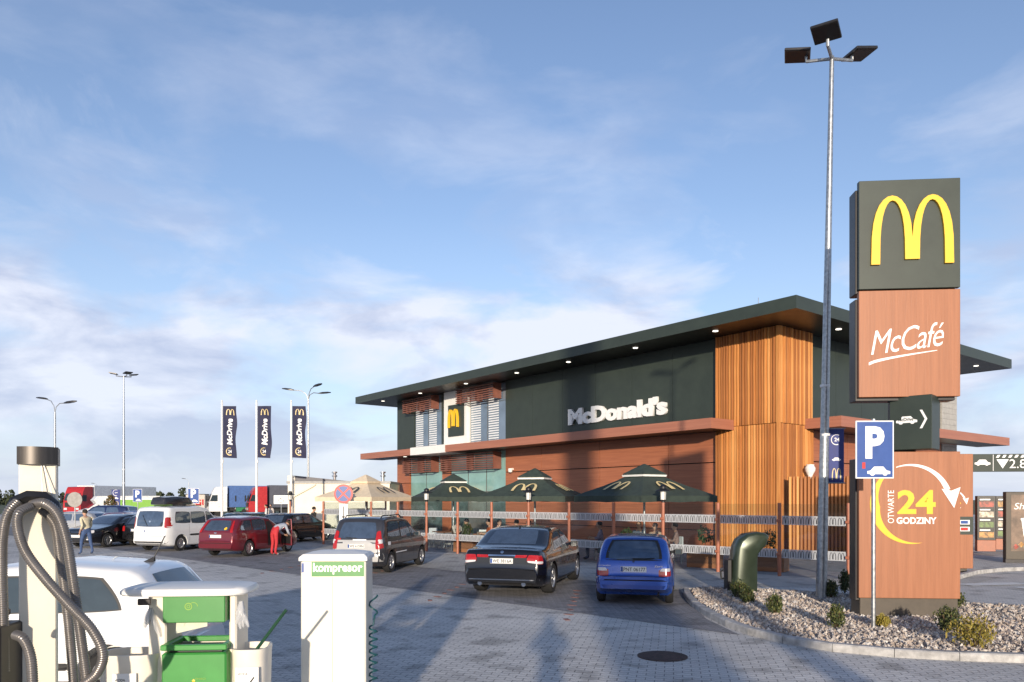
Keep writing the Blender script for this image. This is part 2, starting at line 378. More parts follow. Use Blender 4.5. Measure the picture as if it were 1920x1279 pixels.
island = MB(); inner = []
n = len(ks)
def inward(i):
    t = (ks[(i + 1) % n] - ks[(i - 1) % n]).normalized(); nv = Vector((-t.y, t.x))
    return nv if nv.dot(cen - ks[i]) > 0 else -nv
inner = [ks[i] + inward(i) * .14 for i in range(n)]
area = sum(inner[i].x * inner[(i + 1) % n].y - inner[(i + 1) % n].x * inner[i].y for i in range(n))
gb = inner if area > 0 else inner[::-1]
gravel_base = mat('gravel_bed', (.34, .29, .25), .95, var=.35, scale=40, bump=.8, bscale=60)
mb = MB(); mb.prism([(p.x, p.y) for p in gb], -.02, .085); isl = struct('gravel_bed', mb, gravel_base)
kerb_m = mat('kerb_concrete', (.43, .42, .41), .85, var=.2, scale=7, bump=.35, bscale=55)
for i in range(n):
    a, b = ks[i], ks[(i + 1) % n]; c, d = inner[(i + 1) % n], inner[i]
    g = .004; ab = (b - a).normalized() * g
    q = [a + ab, b - ab, c - ab, d + ab]; z = .115 + random.uniform(-.003, .003)
    mb = MB(); e = .018; ia = inward(i) * e; ib = inward((i + 1) % n) * e
    vs = [(*q[0], -.02), (*q[1], -.02), (*q[2], -.02), (*q[3], -.02), (*q[0], z - e), (*q[1], z - e), (*(q[1] + ib), z), (*(q[0] + ia), z), (*q[2], z), (*q[3], z)]
    mb.add(vs, [(0, 1, 5, 4), (4, 5, 6, 7), (7, 6, 8, 9), (2, 3, 9, 8), (1, 2, 8, 6, 5), (3, 0, 4, 7, 9), (3, 2, 1, 0)])
    mb.build('kerb_stone', kerb_m, isl, fix=True)
def in_poly(x, y, poly):
    c = False; j = len(poly) - 1
    for i in range(len(poly)):
        a, b = poly[i], poly[j]
        if (a.y > y) != (b.y > y) and x < (b.x - a.x) * (y - a.y) / (b.y - a.y) + a.x: c = not c
        j = i
    return c
st = MB(); rnd = random.Random(3)
OCT = [(1, 0, 0), (-1, 0, 0), (0, 1, 0), (0, -1, 0), (0, 0, 1), (0, 0, -1)]; OF = [(0, 2, 4), (2, 1, 4), (1, 3, 4), (3, 0, 4), (2, 0, 5), (1, 2, 5), (3, 1, 5), (0, 3, 5)]
gpoly = [ks[i] + inward(i) * .19 for i in range(n)]
cnt = 0
while cnt < 21000:
    x, y = rnd.uniform(3.4, 12.5), rnd.uniform(9.8, 18)
    if not in_poly(x, y, gpoly): continue
    s = rnd.choice((.014, .02, .024, .03, .042)) * rnd.uniform(.8, 1.15) * (1 if y < 14 else 1.15)
    M = T(x, y, .085 + rnd.uniform(.0, .018), rnd.uniform(0, 6), rnd.uniform(0, 6), rnd.uniform(0, 6))
    st.add([(p[0] * s * rnd.uniform(.8, 1.5), p[1] * s * rnd.uniform(.7, 1.2), p[2] * s * rnd.uniform(.5, .9)) for p in OCT], OF, M, rnd.choice((0, 0, 1, 1, 2, 3))); cnt += 1
gm = [mat('pebble_a', (.55, .48, .42), .8, var=.15, scale=30), mat('pebble_b', (.42, .34, .28), .8, var=.15, scale=30), mat('pebble_c', (.62, .58, .54), .8, var=.15, scale=30), mat('pebble_d', (.24, .21, .20), .8, var=.15, scale=30)]
o = st.build('gravel', gm, isl); o['kind'] = 'stuff'
# ------------------------------------------------------------------ restaurant
A0 = Vector((11.09, 31.59, -.462)); RS = 1.215                    # the corner of the timber tower; storey heights below are in units of RS metres
ang = math.atan2(-D1.y, -D1.x)                                   # local +x runs along the long front towards the tower, local -y is outwards
rest = thing('restaurant', "two storey restaurant in dark green and wood panels with flat overhanging roof", 'restaurant', A0, ang); rest.scale = (RS, RS, RS)
# local frame: x = -t (t metres from the tower corner along the long front), y = depth into the building
LT, DW = 26.5, 14.9
def lb(name, m, x0, x1, y0, y1, z0, z1, parent=rest, bev=0.0): return MB().box(x0, x1, y0, y1, z0, z1, bev=bev).build(name, m, parent)
core = lb('wall', mat('wall_core', (.03, .03, .03), .8), -LT + .05, -.32, .32, DW - .05, 0, 8.11)
# upper dark green cladding panels (long front), leaving the window strip
def panels(name, m, xs, z0, z1, y0, y1, gap=.012, parent=rest):
    for a, b in zip(xs[:-1], xs[1:]): lb(name, m, a + gap / 2, b - gap / 2, y0, y1, z0, z1, parent)
panels('cladding_panel', dgreen, [-15.55 + 2.15 * k for k in range(7)], 5.0, 8.13, .20, .32)
lb('cladding_panel', dgreen, -26.5, -24.45, .20, .32, 5.0, 8.13); lb('cladding_panel', dgreen, -21.48, -20.97, .20, .32, 5.0, 8.13)
# ground floor wood panels: three courses with dark joints
for (x0, x1) in ((-26.5, -25.0), (-21.4, -20.6)) :
    for z0, z1 in ((0.02, 1.55), (1.58, 3.13), (3.16, 4.7)): lb('wood_panel', terra, x0, x1, .20, .32, z0, z1)
xs = [-15.55, -12.75, -8.85, -5.0, -2.62]
for z0, z1 in ((0.02, .98), (1.01, 2.25), (2.28, 3.52), (3.56, 4.7)): panels('wood_panel', terra, xs, z0, z1, .20, .32, .02)
# window bands
frame_m = mat('window_frame_grey', (.10, .10, .10), .4, var=.05)
blind_m = mat('window_blind', (.72, .74, .76), .5, var=.04)
slat_m = mat('brown_louvre', (.22, .085, .06), .5, var=.12, scale=3)
glass_l = mat('window_glass_low', (.09, .14, .14), .05, var=.3, scale=1.2, spec=.9)
def window(x0, x1, z0, z1, nx, gm, blind=False, transom=None):
    w = lb('window', frame_m, x0, x1, .27, .32, z0, z1)
    xs = [x0 + (x1 - x0) * i / nx for i in range(nx + 1)]; zs = [z0, z1] if not transom else [z0, transom, z1]
    for a, b in zip(xs[:-1], xs[1:]):
        for c, d in zip(zs[:-1], zs[1:]):
            p = lb('pane', gm if not (transom and d == transom) else glass_l, a + .04, b - .04, .255, .265, c + .04, d - .04, w)
        if blind:
            for k in range(22):
                zz = z0 + .15 + k * (z1 - z0 - .3) / 22; lb('blind_slat', blind_m, a + .10, a + (b - a) * .62, .246, .252, zz, zz + .07, w)
    return w
glass_p = mat('window_glass_pale', (.20, .26, .33), .05, .4, var=.15, scale=.8, spec=.9)
window(-24.43, -21.5, 5.02, 8.12, 2, glass_p, True); window(-18.72, -15.58, 5.02, 8.12, 2, glass_p, True)
window(-24.95, -21.42, .3, 4.68, 2, glass_t, transom=2.3); window(-20.58, -15.58, .3, 4.68, 3, glass_t, transom=2.55)
def louvre(x0, x1, z0, z1, y0=-.30):
    l = lb('louvre', slat_m, x0, x0 + .05, y0, .2, z0, z1)
    lb('bracket', slat_m, x1 - .05, x1, y0, .2, z0, z1, l); lb('bracket', slat_m, (x0 + x1) / 2 - .03, (x0 + x1) / 2 + .03, y0 + .05, .2, z0, z1, l)
    k = 0; z = z0
    while z < z1: lb('slat', slat_m, x0 - .02, x1 + .02, y0 - .07, y0, z, z + .055, l); z += .115
louvre(-24.9, -21.75, 7.3, 8.08); louvre(-19.2, -15.9, 7.3, 8.08); louvre(-24.9, -21.75, 3.72, 4.6); louvre(-20.8, -15.9, 3.72, 4.6)
# white portal with arches sign
lb('white_panel', white, -20.95, -18.75, .02, .34, 5.0, 8.12); lb('white_panel', white, -22.3, -18.75, -1.36, .02, 4.64, 5.06)
sg = lb('arches_sign', dgreen, -20.45, -18.95, -.04, .018, 5.62, 7.35)
arches(MB(), .95, 1.0, .12, T(-19.85, -.045, 6.1)).build('arches', yellow, sg)
# first-floor canopy (wood fascia) and main roof
def canopy(name, x0, x1, y0, y1, z0, z1, fm, um, lights, parent=rest):
    c = MB().box(x0 + .03, x1 - .03, y0 + .03, y1 - .03, z0, z1 - .02).build(name, um, parent)
    th = .03
    lb('fascia', fm, x0, x1, y0, y0 + th, z0 - .012, z1, c); lb('fascia', fm, x0, x1, y1 - th, y1, z0 - .012, z1, c)
    lb('fascia', fm, x0, x0 + th, y0 + th, y1 - th, z0 - .012, z1, c); lb('fascia', fm, x1 - th, x1, y0 + th, y1 - th, z0 - .012, z1, c)
    for x, y in lights: MB().lathe([(.10, z0 - .018), (.10, z0 + .01)], 14, T(x, y, 0)).build('downlight', lamp_e, c)
    return c
lamp_e = mat('lit_downlight', (.9, .88, .8), .4, var=.01, emit=((1, .93, .8), 1.5))
terra_f = wood('canopy_fascia_wood', (.40, .165, .105), (.32, .125, .08), 'XY', .45, 1.0)
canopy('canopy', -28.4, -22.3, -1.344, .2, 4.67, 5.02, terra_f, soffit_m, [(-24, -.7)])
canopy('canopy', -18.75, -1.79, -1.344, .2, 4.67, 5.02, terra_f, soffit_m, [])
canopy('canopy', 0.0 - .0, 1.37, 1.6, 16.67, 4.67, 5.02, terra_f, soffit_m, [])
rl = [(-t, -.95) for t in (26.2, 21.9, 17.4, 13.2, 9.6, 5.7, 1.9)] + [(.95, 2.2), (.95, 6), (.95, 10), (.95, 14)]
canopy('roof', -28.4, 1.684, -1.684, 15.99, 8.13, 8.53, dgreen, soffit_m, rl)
MB().tube([(-1.6, 1.2, 8.5), (-1.6, 1.2, 9.6)], .012, 6).build('lightning_rod', steel, rest)
# right-hand short front: local x=0 plane, y from 0 to DW
def rb(name, m, y0, y1, z0, z1, x0=-.32, x1=-.20, parent=rest): return lb(name, m, x0, x1, y0, y1, z0, z1, parent)
for k in range(5): rb('cladding_panel', dgreen, 2.2 + k * 1.92 + .006, 2.2 + (k + 1) * 1.92 - .006, 5.0, 8.13)
w_ = rb('window', frame_m, 11.82, 13.3, 5.0, 8.12, -.32, -.27); rb('pane', glass_d, 11.88, 13.24, 5.06, 8.06, -.265, -.255, w_)
greyc = mat('grey_board_cladding', (.42, .41, .39), .6, var=.08)
for k in range(32): rb('board', greyc, 13.33, 14.9, .02 + k * .253, .02 + k * .253 + .245)
for z0, z1 in ((0.02, .98), (1.01, 2.25), (2.28, 3.52), (3.56, 4.66)):
    for k in range(4): rb('wood_panel', terra, 2.2 + k * 2.75 + .01, 2.2 + (k + 1) * 2.75 - .01, z0, z1)
lb('wall_cladding', dgreen, -LT, -LT + .05, .32, DW, 0, 8.13); lb('wall_cladding', dgreen, -LT, -.3, DW - .05, DW, 0, 8.13)
# timber tower: round-edged slats
core_t = lb('tower_core', mat('tower_core_dark', (.06, .03, .015), .8), -2.6, -.05, .05, 2.15, 0, 8.12)
rs = random.Random(5)
tms = [wood('larch_timber_%s' % n, c1, c2, 'Z', .6, 2.4) for n, c1, c2 in (('honey', (.66, .30, .09), (.43, .16, .042)), ('amber', (.57, .235, .066), (.34, .12, .034)), ('brown', (.44, .17, .05), (.25, .09, .027)), ('pale', (.74, .37, .125), (.54, .24, .07)))]
def slat_mesh(h, wd, dp):
    mb = MB(); w2 = wd / 2; mb.prism([(-w2, 0), (-w2, -dp * .55), (-w2 * .6, -dp), (w2 * .6, -dp), (w2, -dp * .55), (w2, 0)][::-1], 0, h); return mb.mesh('slat', 50)
cache = {}
def slat(x, y, z0, z1, rz, wd, dp, parent):
    k = rs.randrange(4); key = (round(z1 - z0, 2), wd, round(dp, 3), k)
    if key not in cache: cache[key] = slat_mesh(z1 - z0, wd, dp); cache[key].materials.append(tms[k])
    o = bpy.data.objects.new('timber_slat', cache[key]); C.objects.link(o); o.parent = parent; o.location = (x, y, z0); o.rotation_euler.z = rz
NS = 23
for z0, z1 in ((.03, 4.78), (4.80, 8.12)):
    for k in range(NS): slat(-2.6 + (k + .5) * 2.6 / NS, .05, z0, z1, 0, .092, .07 + rs.choice((0, .02, .035)), rest)
    for k in range(19): slat(-.05, .05 + (k + .5) * 2.1 / 19, z0, z1, R(90), .088, .07 + rs.choice((0, .02, .035)), rest)
lb('corner_board', tms[0], -.05, .05, -.05, .05, .03, 8.12)
# big lettering on the long front
tm = text_part('lettering', "McDonald's", letter_w, rest, T(-10.78, .19, 5.52), 5.75, .76, extrude=.09, bold=.05, spacing=.96)
MB().box(-15.0, -14.86, .08, .2, 3.62, 3.72, bev=.02).build('camera_mount', white, rest); MB().lathe([(.001, -.11), (.09, -.08), (.11, 0), (.11, .1)], 12, T(-14.93, .02, 3.6)).build('dome_camera', white, rest, 40)
# low white service building behind
sv = thing('service_building', 'low white rendered service building with grey parapet behind the flags', 'building', (-15.2, 51.5, 0), R(0))
MB().box(0, 6.9, 0, 4.6, 0, 3.25).build('wall', cream, sv)
MB().box(-.08, 6.98, -.08, 4.68, 3.25, 3.40).build('coping', mat('grey_coping', (.30, .30, .30), .5), sv)
MB().box(.0, .5, -.06, .3, 3.40, 3.78).build('parapet_block', cream, sv); MB().add([(.5, 0, 3.4), (4.2, 0, 3.4), (.5, 0, 3.78), (.5, .3, 3.4), (4.2, .3, 3.4), (.5, .3, 3.78)], [(0, 1, 2), (3, 5, 4), (0, 3, 4, 1), (1, 4, 5, 2), (0, 2, 5, 3)]).build('parapet_slope', mat('slate_sheet', (.10, .10, .12), .5), sv)
for x in (2.7, 6.1): MB().lathe([(.12, 3.38), (.12, 3.75), (.2, 3.78), (.2, 3.86), (.12, 3.9), (.12, 4.0), (.2, 4.03), (.2, 4.12)], 14, T(x, 2, 0)).build('roof_vent', chrome, sv, 30)
MB().tube([(1.9, -.06, 3.2), (1.7, -.1, 3.05), (.3, -.1, 2.3), (.15, -.1, 2.1), (.15, -.1, .1)], .06, 8).build('drainpipe', cream, sv, 40)
# ------------------------------------------------------------------ tall sign totem
PXM = 13.45 / 1424
tot = thing('sign_totem', 'tall stacked totem of dark green and wood sign boxes on the gravel island', 'sign', (6.99, 13.5, .08), R(-5))
def tz(py): return CAM_H - (py - 937) * PXM - .08
def tu(px): return (px - 1697) * PXM
brown_base = mat('totem_base_brown', (.075, .06, .045), .5, var=.1)
case_m = mat('totem_case_dark', (.02, .018, .02), .4, var=.1)
MB().box(-.83, .83, -.14, .30, .0, tz(1120), bev=.01).build('plinth', brown_base, tot)
MB().box(-.2, .2, .05, .25, tz(1120), tz(350)).build('column', case_m, tot)
def face(name, m, y0, y1, cased=True):
    z0, z1 = tz(y1), tz(y0)
    f = MB().box(-.865, .84, -.20, -.10, z0, z1, bev=.006).build(name, m, tot)
    c = MB().box(-.895, .80, -.098, .20, z0 - .06 if cased else z0, z1 - .12, bev=.01).build('case', case_m, f); return f, z0, z1
f1, z0, z1 = face('sign_face', dgreen, 343, 545)
arches(MB(), 1.36, 1.2, .05, T(.02, -.201, tz(501))).build('arches', yellow, f1)
f2, z0, z1 = face('sign_face', terra_v, 548, 746)
text_part('lettering', 'McCafé', letter_w, f2, T(-.66, -.201, tz(668)) @ Matrix.Rotation(R(-7), 4, 'Y'), 1.28, .42, extrude=.006, shear=.42, bold=-.004, spacing=.9)
sw = MB(); pts = [(-.70 + 1.15 * i / 12, .035 + .22 * (i / 12) ** .7 - .05) for i in range(13)]
poly_xz(sw, [(x, z - .02 * (1 - i / 12) - .012) for i, (x, z) in enumerate(pts)] + [(x, z + .02 * (1 - i / 12)) for i, (x, z) in reversed(list(enumerate(pts)))], .006, T(0, -.201, tz(682))); sw.build('swash', letter_w, f2)
f3, z0, z1 = face('sign_face', terra_v, 848, 1120)
def logo24(parent, M, s, small=False):
    """open-24-hours roundel, radius s"""
    y = MB(); arc_band(y, 0, 0, s * .76, s, 118, 185, .005, M, taper=(.1, 1), n=16); arc_band(y, 0, 0, s * .76, s, 185, 285, .005, M, taper=(1, .0), n=20); y.build('roundel', yellow, parent)
    wv = MB(); arc_band(wv, 0, 0, s * .86, s, 112, 22, .005, M, taper=(.15, 1.0), n=24)
    a = R(20); poly_xz(wv, [(s * .72, s * .38), (s * .95, s * .33), (s * 1.17, s * .42), (s * 1.02, -s * .10)], .0055, M); wv.build('arrow', letter_w, parent)
    text_part('numeral', '24', yellow, parent, M @ T(-s * .34, 0, -s * .25), s * .92, s * .6, extrude=.005, bold=.03)
    text_part('lettering', 'GODZINY', letter_w, parent, M @ T(-s * .36, 0, -s * .50), s * .96, s * .17, extrude=.005, bold=.03)
    text_part('lettering', 'OTWARTE', letter_w, parent, M @ T(-s * .42, 0, -s * .48) @ Matrix.Rotation(R(-90), 4, 'Y'), s * .82, s * .15, extrude=.005)
logo24(f3, T(.02, -.202, tz(945)), .70)
dr = MB().box(-.34, .34, -.25, .25, 0, .94, bev=.008).build('drive_sign', dgreen, tot, loc=(.15, -.02, tz(844)), rotz=R(-38))
m_ = MB(); car_icon(m_, .34, .004, T(-.06, -.251, .44)); m_.build('car_outline', letter_w, dr)
text_part('lettering', 'McDrive', dgreen, dr, T(-.19, -.2555, .50), .24, .06, extrude=.002, bold=.02)
m_ = MB(); poly_xz(m_, [(.15, .36), (.19, .36), (.27, .52), (.19, .68), (.15, .68), (.23, .52)], .004, T(0, -.251, 0)); m_.build('arrow', letter_w, dr)
# ------------------------------------------------------------------ parking sign in front of the totem
ps = thing('parking_sign', 'blue parking sign with white car on a steel pole in front of the totem', 'road sign', (5.83, 12.25, .09), R(-3))
MB().tube([(0, 0, 0), (0, 0, 3.36)], .033, 12).build('pole', steel, ps, 40)
brd = MB().box(-.30, .30, -.05, -.03, 2.40, 3.33, bev=.004).build('board', letter_w, ps)
MB().box(-.28, .28, -.054, -.049, 2.42, 3.31).build('face', blue_sign, brd)
text_part('letter', 'P', letter_w, brd, T(-.15, -.0545, 2.72), .30, .52, extrude=.002, bold=.045)
m_ = MB(); car_icon(m_, .36, .003, T(.06, -.0545, 2.44)); m_.build('car_pictogram', letter_w, brd)
MB().box(-.2, -.15, -.057, -.0545, 2.56, 2.66).build('crest', red_sign, brd)
MB().box(-.07, .07, -.03, -.005, 3.0, 3.03).build('clamp', steel, brd)
# ------------------------------------------------------------------ area lamps with square floodlights
lampglass = mat('floodlight_glass', (.008, .007, .009), .5, var=.1)
def area_lamp(loc, rotz, h, label, lean=0.0, scale=1.0, arms=((-122, 0), (160, 0), (15, 0))):
    t = thing('area_lamp', label, 'lamp post', loc, 0)
    MB().tube([(0, 0, 0), (lean * .3, 0, h * .3), (lean, 0, h)], [.115 * scale, .09 * scale, .045 * scale], 12).build('pole', steel, t, 40)
    MB().box(-.2 * scale, .2 * scale, -.2 * scale, .2 * scale, 0, .03, bev=.005).build('base_plate', steel, t)
    for z in (h * .39, h * .30): MB().lathe([(.10 * scale, z), (.10 * scale, z + .05)], 12, T(lean * .35, 0, 0)).build('band', letter_w, t, 40)
    for a, _ in arms:
        a = R(a) + rotz; c, s_ = math.cos(a), math.sin(a); e = .50 * scale
        arm = MB().tube([(lean, 0, h - .05), (lean + c * e, s_ * e, h - .01), (lean + c * e, s_ * e, h + .10)], .035 * scale, 8).build('arm', steel, t, 40)
        M = T(lean + c * e, s_ * e, h + .1) @ Matrix.Rotation(a, 4, 'Z') @ Matrix.Rotation(R(-9), 4, 'Y')
        hd = MB().box(-.08 * scale, .44 * scale, -.26 * scale, .26 * scale, 0, .06 * scale, M, bev=.01).build('floodlight', dark_metal, t)
        MB().box(-.05 * scale, .41 * scale, -.23 * scale, .23 * scale, -.006, -.001, M).build('glass', lampglass, hd)
    return t
lp = wpt(1540, 1122, 15.9)
area_lamp((lp.x, 15.9, .08), 0, 11.35, 'tall galvanised lamp post with square floodlights standing in the gravel island', .22)
area_lamp((wpt(232, 0, 55).x, 55, 0), R(20), 11.1, 'tall lamp post with square floodlights and small navy banner above the car park', 0, arms=((175, 0), (-60, 0), (20, 0)))
def street_lamp(px, Y, top, label, arms, group=None):
    t = thing('street_lamp', label, 'lamp post', (wpt(px, 0, Y).x, Y, 0), 0, group)
    MB().tube([(0, 0, 0), (0, 0, top - 1.0)], [.09, .06], 10).build('pole', steel, t, 40)
    for dx, dy, dz in arms:
        MB().tube([(0, 0, top - 1.0), (dx * .12, dy * .12, top - .6 + dz * .2), (dx * .45, dy * .45, top - .3 + dz * .6), (dx, dy, top - .2 + dz)], .03, 6).build('arm', steel, t, 40)
        a = math.atan2(dy, dx); M = T(dx, dy, top - .2 + dz) @ Matrix.Rotation(a, 4, 'Z') @ Matrix.Rotation(R(-8), 4, 'Y')
        MB().loft([[(x, y * w_, z * h_) for y, z in ((-1, -.4), (1, -.4), (1, .3), (.5, 1), (-.5, 1), (-1, .3))] for x, w_, h_ in ((-.1, .05, .05), (.15, .13, .09), (.55, .14, .08), (.8, .06, .04))], M).build('lantern_head', dark_metal, t, 40)
    return t
street_lamp(103, 50, 8.9, 'slim street lamp with two curved arms beside the vacuum post', ((-.7, .2, .1), (.75, -.1, -.2)))
street_lamp(578, 55, 10.4, 'street lamp with three curved arms rising behind the flags', ((-1.15, .1, -.1), (.55, -.4, .1), (.75, .4, -.3)))
street_lamp(183, 200, 6.6, 'small far street lamp on the horizon beyond the campers', ((-.9, 0, 0),), 'far street lamps')
street_lamp(354, 170, 7.0, 'small far street lamp on the horizon above the lorries', ((-.8, 0, 0),), 'far street lamps')
# blue banners on lamp posts
def banner(loc, rotz, w_, h, label, detail=True):
    t = thing('banner', label, 'banner', loc, rotz)
    MB().box(0, w_, -.01, .01, 0, h, bev=.003).build('cloth', mat('blue_banner_cloth', (.03, .045, .20), .6, var=.1), t)
    MB().tube([(-.1, 0, h + .01), (w_ + .03, 0, h + .01)], .015, 6).build('rod', steel, t); MB().tube([(-.1, 0, -.01), (w_ + .03, 0, -.01)], .015, 6).build('rod', steel, t)
    k = w_ * .36
    m_ = MB(); arc_band(m_, w_ / 2, h * .80, k * .82, k, 60, 290, .003, T(0, -.0105, 0), taper=(.5, .9)); m_.build('roundel', letter_w, t)
    text_part('numeral', '24', letter_w, t, T(w_ * .36, -.0105, h * .77), w_ * .34, h * .07, extrude=.002, bold=.02)
    m_ = MB(); car_icon(m_, w_ * .58, .003, T(w_ / 2, -.0105, h * .40)); m_.build('car_pictogram', letter_w, t)
    m_ = MB(); arches(m_, w_ * .6, h * .22, .003, T(w_ / 2, -.0105, h * .05)); m_.build('arches', mat('pale_gold_print', (.75, .6, .3), .5), t)
b0 = wpt(1553, 905, 15.95)
banner((b0.x, 15.93, b0.z), R(-4), .31, 1.12, 'navy banner with open hours roundel hanging on the galvanised lamp post')
b0 = wpt(212, 948, 54.8); banner((b0.x, 54.6, b0.z), 0, .62, 1.15, 'small navy banner hanging from the distant floodlight lamp post')
# ------------------------------------------------------------------ flags
def wave(x, z): return .05 * math.sin(z * 2.1 + x * 3) * min(1, x * 2) + .03 * math.sin(z * 4.3 + 1 + x * 5) * min(1, x * 2)
def flag(px, Y, label, ph):
    t = thing('flag', label, 'flag', (wpt(px, 0, Y).x, Y, 0), R(-6), 'navy flags on white poles')
    MB().tube([(0, 0, 0), (0, 0, 7.95)], [.075, .05], 12).build('pole', white, t, 40); MB().lathe([(.001, 7.95), (.05, 7.98), (.05, 8.03), (.001, 8.07)], 10).build('finial', white, t, 40)
    W, H, z0 = .86, 3.05, 4.65; nx, nz = 10, 36; vs = []; fs = []
    wv = lambda x, z: wave(x, z + ph)
    for j in range(nz + 1):
        for i in range(nx + 1):
            x = W * i / nx; z = H * j / nz; vs.append((.07 + x * (1 - .06 * math.sin(z * 1.7 + ph) ** 2), wv(x, z), z0 + z - .06 * x * (1 if j < nz / 2 else .3)))
    for j in range(nz):
        for i in range(nx): a = j * (nx + 1) + i; fs.append((a, a + 1, a + nx + 2, a + nx + 1))
    mb = MB(); mb.add(vs, fs); cl = mb.build('cloth', navy, t, 60)
    def put(me, name, m):
        for v in me.vertices: v.co = Vector((.07 + v.co.x, wv(v.co.x, v.co.z) - .012 + v.co.y, z0 + v.co.z - .04 * v.co.x))
        link(name, me, m, cl)
    put(fl_text.copy(), 'lettering', letter_w)
    m1 = MB(); arches(m1, .48, .36, .004, T(.44, 0, 2.52)); put(m1.mesh('arches'), 'arches', mat('pale_gold_print', (.75, .6, .3), .5))
    m1 = MB(); arc_band(m1, .42, .36, .17, .235, 70, 300, .004, None, taper=(.4, 1)); put(m1.mesh('roundel'), 'roundel', mat('pale_gold_print', (.75, .6, .3), .5))
    tx = fit_text('24', .22, .2, extrude=.004, bold=.02); tx.transform(T(.32, 0, .27)); put(tx, 'numeral', letter_w)
    MB().box(.03, .1, -.03, .03, 4.35, 4.5).build('counterweight', white, t)
fl_text = fit_text('McDrive', 1.55, .34, extrude=.004, bold=.03, shear=.15); fl_text.transform(T(.60, 0, .76) @ Matrix.Rotation(R(-90), 4, 'Y'))
flag(416, 45, 'navy flag with white lettering on the white pole farthest from the service building', 0)
flag(481, 45, 'navy flag with white lettering on the middle one of three white poles', 1.4)
flag(546, 45, 'navy flag with white lettering on the white pole beside the service building', 2.6)
# ------------------------------------------------------------------ glass fence round the terrace
FA = Vector((7.5, 21.3, 0)); FD = Vector((-.737, .676, 0)); BAY = 1.872
fang = math.atan2(-FD.y, -FD.x)
fence = thing('glass_fence', 'glass terrace fence with frosted arch bands and terracotta posts', 'fence', FA, fang)   # local +x towards the totem, -y outwards
post_me = MB().tube([(0, 0, 0), (0, 0, 2.06)], .052, 12).mesh('post', 40); post_me.materials.append(terra_p)
pane_me = MB().box(.07, BAY - .07, -.006, .006, .22, 2.03).mesh('pane'); pane_me.materials.append(pane_m)
band_me = MB().box(.07, BAY - .07, -.0105, -.0075, 0, .25).mesh('band'); band_me.materials.append(frost_m)
mm = MB()
for k in range(8): arches(mm, .17, .2, .0015, T(.18 + .215 * k, -.0115, .02), n=8)
arch_me = mm.mesh('arches'); arch_me.materials.append(mat('band_arch_grey', (.045, .045, .05), .5))
clip_me = MB().box(-.06, .06, -.09, -.04, -.04, .04, bev=.01).mesh('clamp'); clip_me.materials.append(terra_p)
def inst(name, me, parent, loc, rz=0): o = bpy.data.objects.new(name, me); C.objects.link(o); o.parent = parent; o.location = loc; o.rotation_euler.z = rz; return o
def bay(x, y, rz, parent):
    p = inst('pane', pane_me, parent, (x, y, 0), rz)
    for z in (1.45, .52): b_ = inst('band', band_me, p, (0, 0, z)); inst('arches', arch_me, p, (0, 0, z))
for k in range(-1, 13):
    po = inst('post', post_me, fence, (-k * BAY, 0, 0)); inst('clamp', clip_me, po, (0, 0, 1.56)); inst('clamp', clip_me, po, (0, 0, .62))
    if k > -1: bay(-k * BAY, 0, 0, fence)
for j in range(1, 4):       # the short side running back to the service building
    x = -12 * BAY - .35 * j * BAY; y = .94 * j * BAY
    inst('post', post_me, fence, (x, y, 0)); bay(x, y, math.atan2(-.94, .35), fence)
def lantern(p, label):
    t = thing('lantern', label, 'lantern', p, 0, 'lanterns on the fence posts')
    MB().lathe([(.05, 0), (.05, .05), (.09, .06), (.10, .09)], 12).build('base', black, t, 40)
    MB().lathe([(.085, .09), (.095, .36)], 12).build('glass', mat('lantern_glass', (.75, .75, .72), .3, var=.03), t, 40)
    for k in range(4): a = k * math.pi / 2 + .4; MB().tube([(.1 * math.cos(a), .1 * math.sin(a), .09), (.105 * math.cos(a), .105 * math.sin(a), .37)], .008, 5).build('bar', black, t)
    MB().lathe([(.24, .36), (.22, .39), (.11, .44), (.10, .50), (.12, .51), (.05, .56), (.001, .57)], 14).build('cap', black, t, 30)
for k, who in ((2, 'beside the largest green parasol'), (5, 'in front of the middle green parasol'), (8, 'between the black sedan and the grey car'), (11, 'in front of the cream parasol')):
    q = FA + FD * (k * BAY); lantern((q.x, q.y, 2.06), 'black lantern with white glass on post ' + who)
q = FA + FD * (12 * BAY) + Vector((-3.2, 5.5, 0)); lantern((q.x, q.y, 2.06), 'black lantern on the fence post next to the white service building')
MB().tube([(q.x, q.y, 0), (q.x, q.y, 2.06)], .052, 12).build('lantern_post', terra_p, None, 40); tag(bpy.data.objects['lantern_post'], 'terracotta post carrying a lantern by the white service building', 'post')
# timber screen beside the tower
scr = thing('timber_screen', 'upright timber slat screen beside the tower under the banner', 'fence', (11.35, 31.2, -.1), R(-22))
scr.scale = (1.2, 1.2, 1.2)
MB().box(0, 2.4, .03, .08, .05, 2.6).build('backing', tms[2], scr)
for k in range(20): slat(.06 + k * .12, .03, .02, 2.66, 0, .105, .07 + rs.choice((0, .02)), scr)
vt = thing('vent_cowl', 'white urn shaped vent cowl on a red box above the timber screen', 'vent', wpt(1519, 937, 32.4) * 1.0, 0)
vt.location.z = 0; vt.scale = (.95, .95, 1.2); vt.location.z = -.3
MB().box(-.3, .3, -.25, .25, 0, 2.72).build('box', mat('red_box', (.30, .05, .04), .6), vt); MB().box(-.34, .34, -.29, .29, 2.72, 2.79, bev=.01).build('slab', white, vt)
MB().lathe([(.10, 2.79), (.10, 2.9), (.16, 2.98), (.22, 3.08), (.23, 3.17), (.19, 3.22), (.17, 3.25), (.18, 3.29), (.001, 3.31)], 18).build('cowl', white, vt, 40)
